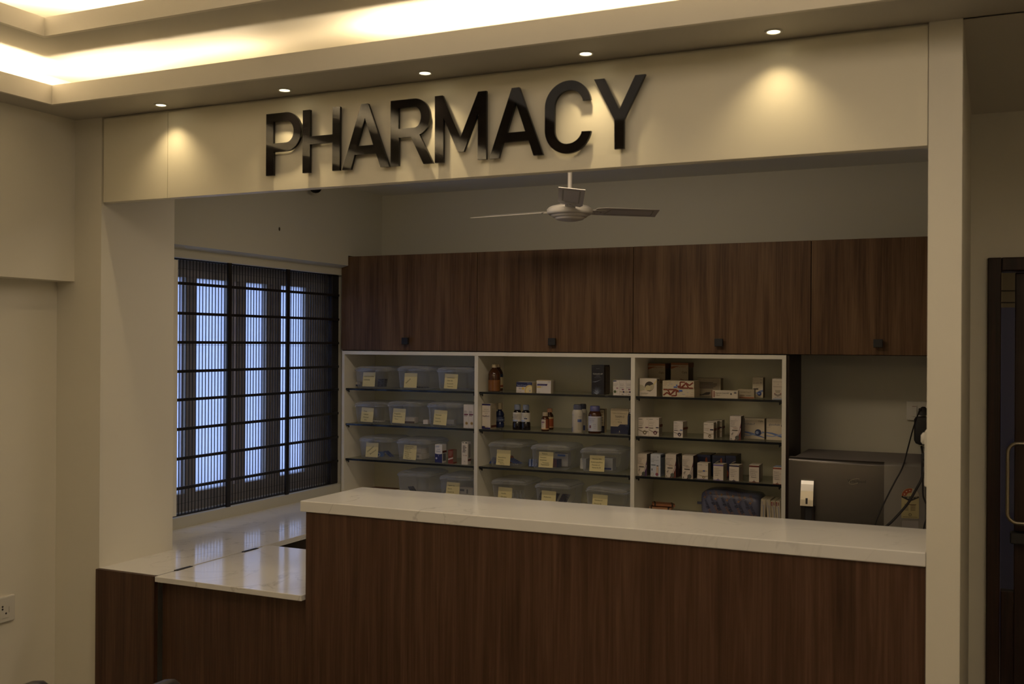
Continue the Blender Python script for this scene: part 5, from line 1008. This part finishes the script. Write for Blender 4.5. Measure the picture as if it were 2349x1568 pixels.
mb = MB(); mb.loft([(ad1.z, .016, .014, .008), (ad1.z+0.006, .030, .022, .012), (ad1.z+0.02, .037, .025, .014), (ad0.z-0.012, .037, .025, .014), (ad0.z-0.002, .031, .022, .012), (ad0.z, .024, .018, .010)], M['matblack'], Matrix.Translation(((ad0.x+ad1.x)/2, 4.935, 0))); obj('adapter_block', mb, o)
def cable(pts, r, name, lab, n=60):
    P_ = [aty(px, py, Y) for px, py, Y in pts]; out = []
    for i in range(len(P_)-1):
        p0, p1, p2, p3 = P_[max(i-1, 0)], P_[i], P_[i+1], P_[min(i+2, len(P_)-1)]
        for k in range(8):
            u = k/8; out.append(0.5*((2*p1)+(-p0+p2)*u+(2*p0-5*p1+4*p2-p3)*u*u+(-p0+3*p1-3*p2+p3)*u**3))
    out.append(P_[-1]); q = MB(); q.tube(out, r, M['cable'], 8); o = obj(name, q, None, tuple(P_[-1])); tag(o, lab, 'cable'); return o
cable([(2112, 938, 4.925), (2106, 950, 4.87), (2094, 985, 4.80), (2082, 1030, 4.60), (2071, 1070, 4.36), (2053, 1104, 4.33), (2037, 1135, 4.33), (2018, 1175, 4.33), (2007, 1208, 4.33), (2004, 1260, 4.34)], 0.0030, 'power_cable', 'thin dark wire looping from the plug down over the fridge')
cable([(2114, 1024, 4.90), (2116, 1036, 4.80), (2118, 1050, 4.36), (2119, 1072, 4.32), (2114, 1098, 4.31), (2098, 1128, 4.31), (2082, 1155, 4.31), (2056, 1185, 4.31), (2034, 1206, 4.31), (1990, 1240, 4.32)], 0.0050, 'power_cable', 'thick black cable curving across the fridge energy label')
cable([(2120, 1026, 4.89), (2123, 1038, 4.70), (2124, 1050, 4.37), (2117, 1085, 4.33), (2117, 1110, 4.33), (2118, 1138, 4.33), (2126, 1160, 4.33), (2126, 1185, 4.33), (2119, 1212, 4.33), (2117, 1260, 4.33), (2117, 1500, 4.32), (2117, 1640, 4.32)], 0.0034, 'power_cable', 'thin black wire hanging beside the right pillar')
mb = MB(); a, c = aty(2113, 1038, 4.33), aty(2127, 1098, 4.33); mb.loft([(c.z, .006, .006, .004), (c.z+0.01, .011, .009, .005), (a.z-0.005, .011, .009, .005), (a.z, .008, .007, .004)], M['matblack'], Matrix.Translation(((a.x+c.x)/2, 4.335, 0)))
o = obj('inline_connector', mb, None, ((a.x+c.x)/2, 4.335, c.z)); tag(o, 'black inline cable connector in front of the fridge edge', 'connector')
# plate on the inner face of the right pillar, seen edge-on
a = aty(2124, 985, 2.83); c = aty(2124, 1112, 2.83)
t = thing('switch_plate', 'white switch plate seen edge-on on the inner face of the right pillar', 'switch', (XO, 2.84, (a.z+c.z)/2))
mb = MB(); mb.box(XO-0.009, XO, 2.79, 2.89, c.z, a.z, M['white']); obj('plate', mb, t, bevel=0.004)
m_ = aty(2123, 1005, 2.83); mb = MB(); mb.loft([(m_.z-0.014, .004, .012, .003), (m_.z-0.008, .008, .016, .004), (m_.z+0.008, .008, .016, .004), (m_.z+0.014, .004, .012, .003)], M['white'], Matrix.Translation((XO-0.011, 2.83, 0))); obj('regulator_knob', mb, t)

# socket on the left wall
Xs = -3.065
a = atx(30, 1361, Xs); c = atx(30, 1420, Xs); w_ = 0.145
t = thing('wall_socket', 'white power socket plate low on the left wall', 'socket', (Xs, a.y-w_/2, (a.z+c.z)/2))
mb = MB(); mb.box(Xs, Xs+0.011, a.y-w_, a.y, c.z, a.z, M['white']); obj('plate', mb, t, bevel=0.004)
mb = MB(); mb.box(Xs+0.011, Xs+0.0125, a.y-w_+0.022, a.y-0.024, c.z+0.016, a.z-0.014, M['white'])
zc_ = (a.z+c.z)/2
for dy, dz in ((-0.052, 0.012), (-0.052, 0.003), (-0.038, -0.013), (-0.066, -0.013)):
    mb.lathe([(0.0035, 0), (0.0035, 0.0004)], C('2a2024'), n=10, T=Matrix.Translation((Xs+0.0126, a.y+dy, zc_+dz)) @ Matrix.Rotation(PI/2, 4, 'Y'))
mb.box(Xs+0.0125, Xs+0.0129, a.y-0.0265, a.y-0.0255, zc_-0.012, zc_+0.008, C('5a5040'))
obj('socket_insert', mb, t)

# steel waiting bench whose arm tops just enter the bottom edge
p1, p2 = atz(368, 1562.5, 0.66), atz(62, 1566, 0.66)
cx_, cyb = (p1.x+p2.x)/2, (p1.y+p2.y)/2
t = thing('waiting_bench', 'steel waiting bench whose rounded arm tops show at the bottom left edge', 'bench', (cx_, cyb-0.11, 0))
for q in (p1, p2):
    q = Vector((q.x, q.y+0.082, q.z-0.004)); mb = MB(); r_ = 0.018
    pts = [(q.x, q.y-0.42, 0.42), (q.x, q.y-0.42, 0.58)] + [(q.x, q.y-0.42+0.05*(1-math.cos(a)), 0.58+0.062*math.sin(a)) for a in (0.4, 0.8, 1.2, 1.57)] + [(q.x, q.y-0.06, 0.642)] + [(q.x, q.y-0.06+0.05*math.sin(a), 0.642-0.05*(1-math.cos(a))) for a in (0.5, 1.0, 1.57)] + [(q.x, q.y-0.01, 0.42)]
    mb.tube(pts, r_, M['steel'], 12); obj('arm', mb, t)
d_ = (p1-p2); L_x = abs(d_.x)
mb = MB(); T = Matrix.Translation(((p1.x+p2.x)/2, (p1.y+p2.y)/2-0.13, 0)) @ Matrix.Rotation(math.atan2(d_.y, d_.x), 4, 'Z')
Ls = d_.length
mb.box(-Ls/2, Ls/2, -0.22, 0.2, 0.40, 0.415, M['steel'], T); obj('seat', mb, t, bevel=0.004)
mb = MB(); mb.box(-Ls/2-0.02, Ls/2+0.02, -0.02, 0.02, 0.36, 0.40, M['steel'], T); obj('beam', mb, t)
for sx in (-1, 1):
    mb = MB(); mb.box(sx*Ls*0.38-0.015, sx*Ls*0.38+0.015, -0.02, 0.02, 0.025, 0.36, M['steel'], T); mb.box(sx*Ls*0.38-0.015, sx*Ls*0.38+0.015, -0.20, 0.20, 0.0, 0.025, M['steel'], T); obj('leg', mb, t, bevel=0.003)

# ------------------------------------------------------------------- lighting
WARM = (1.0, 0.81, 0.60)
COVE = (1.0, 0.78, 0.49)
def strip(x0, y0, x1, y1, z, watt_m, w=0.02, col=COVE):
    L = math.hypot(x1-x0, y1-y0); la = D.lights.new('cove_strip', 'AREA'); la.shape = 'RECTANGLE'; la.size = L; la.size_y = w; la.energy = watt_m*L; la.color = col
    o = D.objects.new('cove_strip', la); COL.objects.link(o); o.location = ((x0+x1)/2, (y0+y1)/2, z); o.rotation_euler = (PI, 0, math.atan2(y1-y0, x1-x0)); return o
def panel(loc, sx, sy, watt, rot, col=WARM):
    la = D.lights.new('unseen_lamp', 'AREA'); la.shape = 'RECTANGLE'; la.size = sx; la.size_y = sy; la.energy = watt; la.color = col
    o = D.objects.new('unseen_lamp', la); COL.objects.link(o); o.location = loc; o.rotation_euler = rot; return o
zc1 = ZS+0.020; k1 = 4.2
yS = TY1+0.075; xS = TX0-0.060
strip(TX0-0.05, yS, -2.5, yS, zc1, k1*1.5); strip(-2.5, yS, -2.06, yS, zc1, k1*0.8); strip(-2.03, yS, -1.66, yS, zc1, k1*0.16); strip(-1.66, yS, TX1, yS, zc1, k1*2.0)
strip(xS, TY0, xS, TY1, zc1, k1*1.8); strip(TX1+0.075, TY0, TX1+0.075, TY1, zc1, k1); strip(TX0, TY0-0.075, TX1, TY0-0.075, zc1, k1)
zc2 = Z1+0.020; k2 = 15.0
strip(x0, y1+0.06, x1, y1+0.06, zc2, k2); strip(x0-0.06, y0, x0-0.06, y1, zc2, k2); strip(x1+0.06, y0, x1+0.06, y1, zc2, k2); strip(x0, y0-0.06, x1, y0-0.06, zc2, k2)
# added fill, unseen: one panel under the tray ceiling, one at the rear wall
panel(((x0+x1)/2+0.1, 1.35, 2.645), 3.0, 1.1, 17.0, (0, 0, 0))
panel((1.7, -3.15, 1.5), 1.4, 1.5, 5.0, (PI/2, 0, 0))
# tube lamp on the ceiling inside the pharmacy
panel((-1.62, 3.45, 2.392), 1.3, 0.25, 8.2, (0.34, 0, 0), (1.0, 0.80, 0.57))
# unseen lamp added to brighten the room behind the glazed door
panel((1.3, 5.2, 2.37), 0.3, 0.3, 13.0, (0, 0, 0))
# daylight outside the frosted window
wd = D.worlds.new('world'); SC.world = wd; wd.use_nodes = True; nt = wd.node_tree
bg = nt.nodes['Background']; bg.inputs['Color'].default_value = (0.55, 0.66, 1.0, 1); bg.inputs['Strength'].default_value = 2.0
for o in D.objects:
    if '_org' in o: del o['_org']
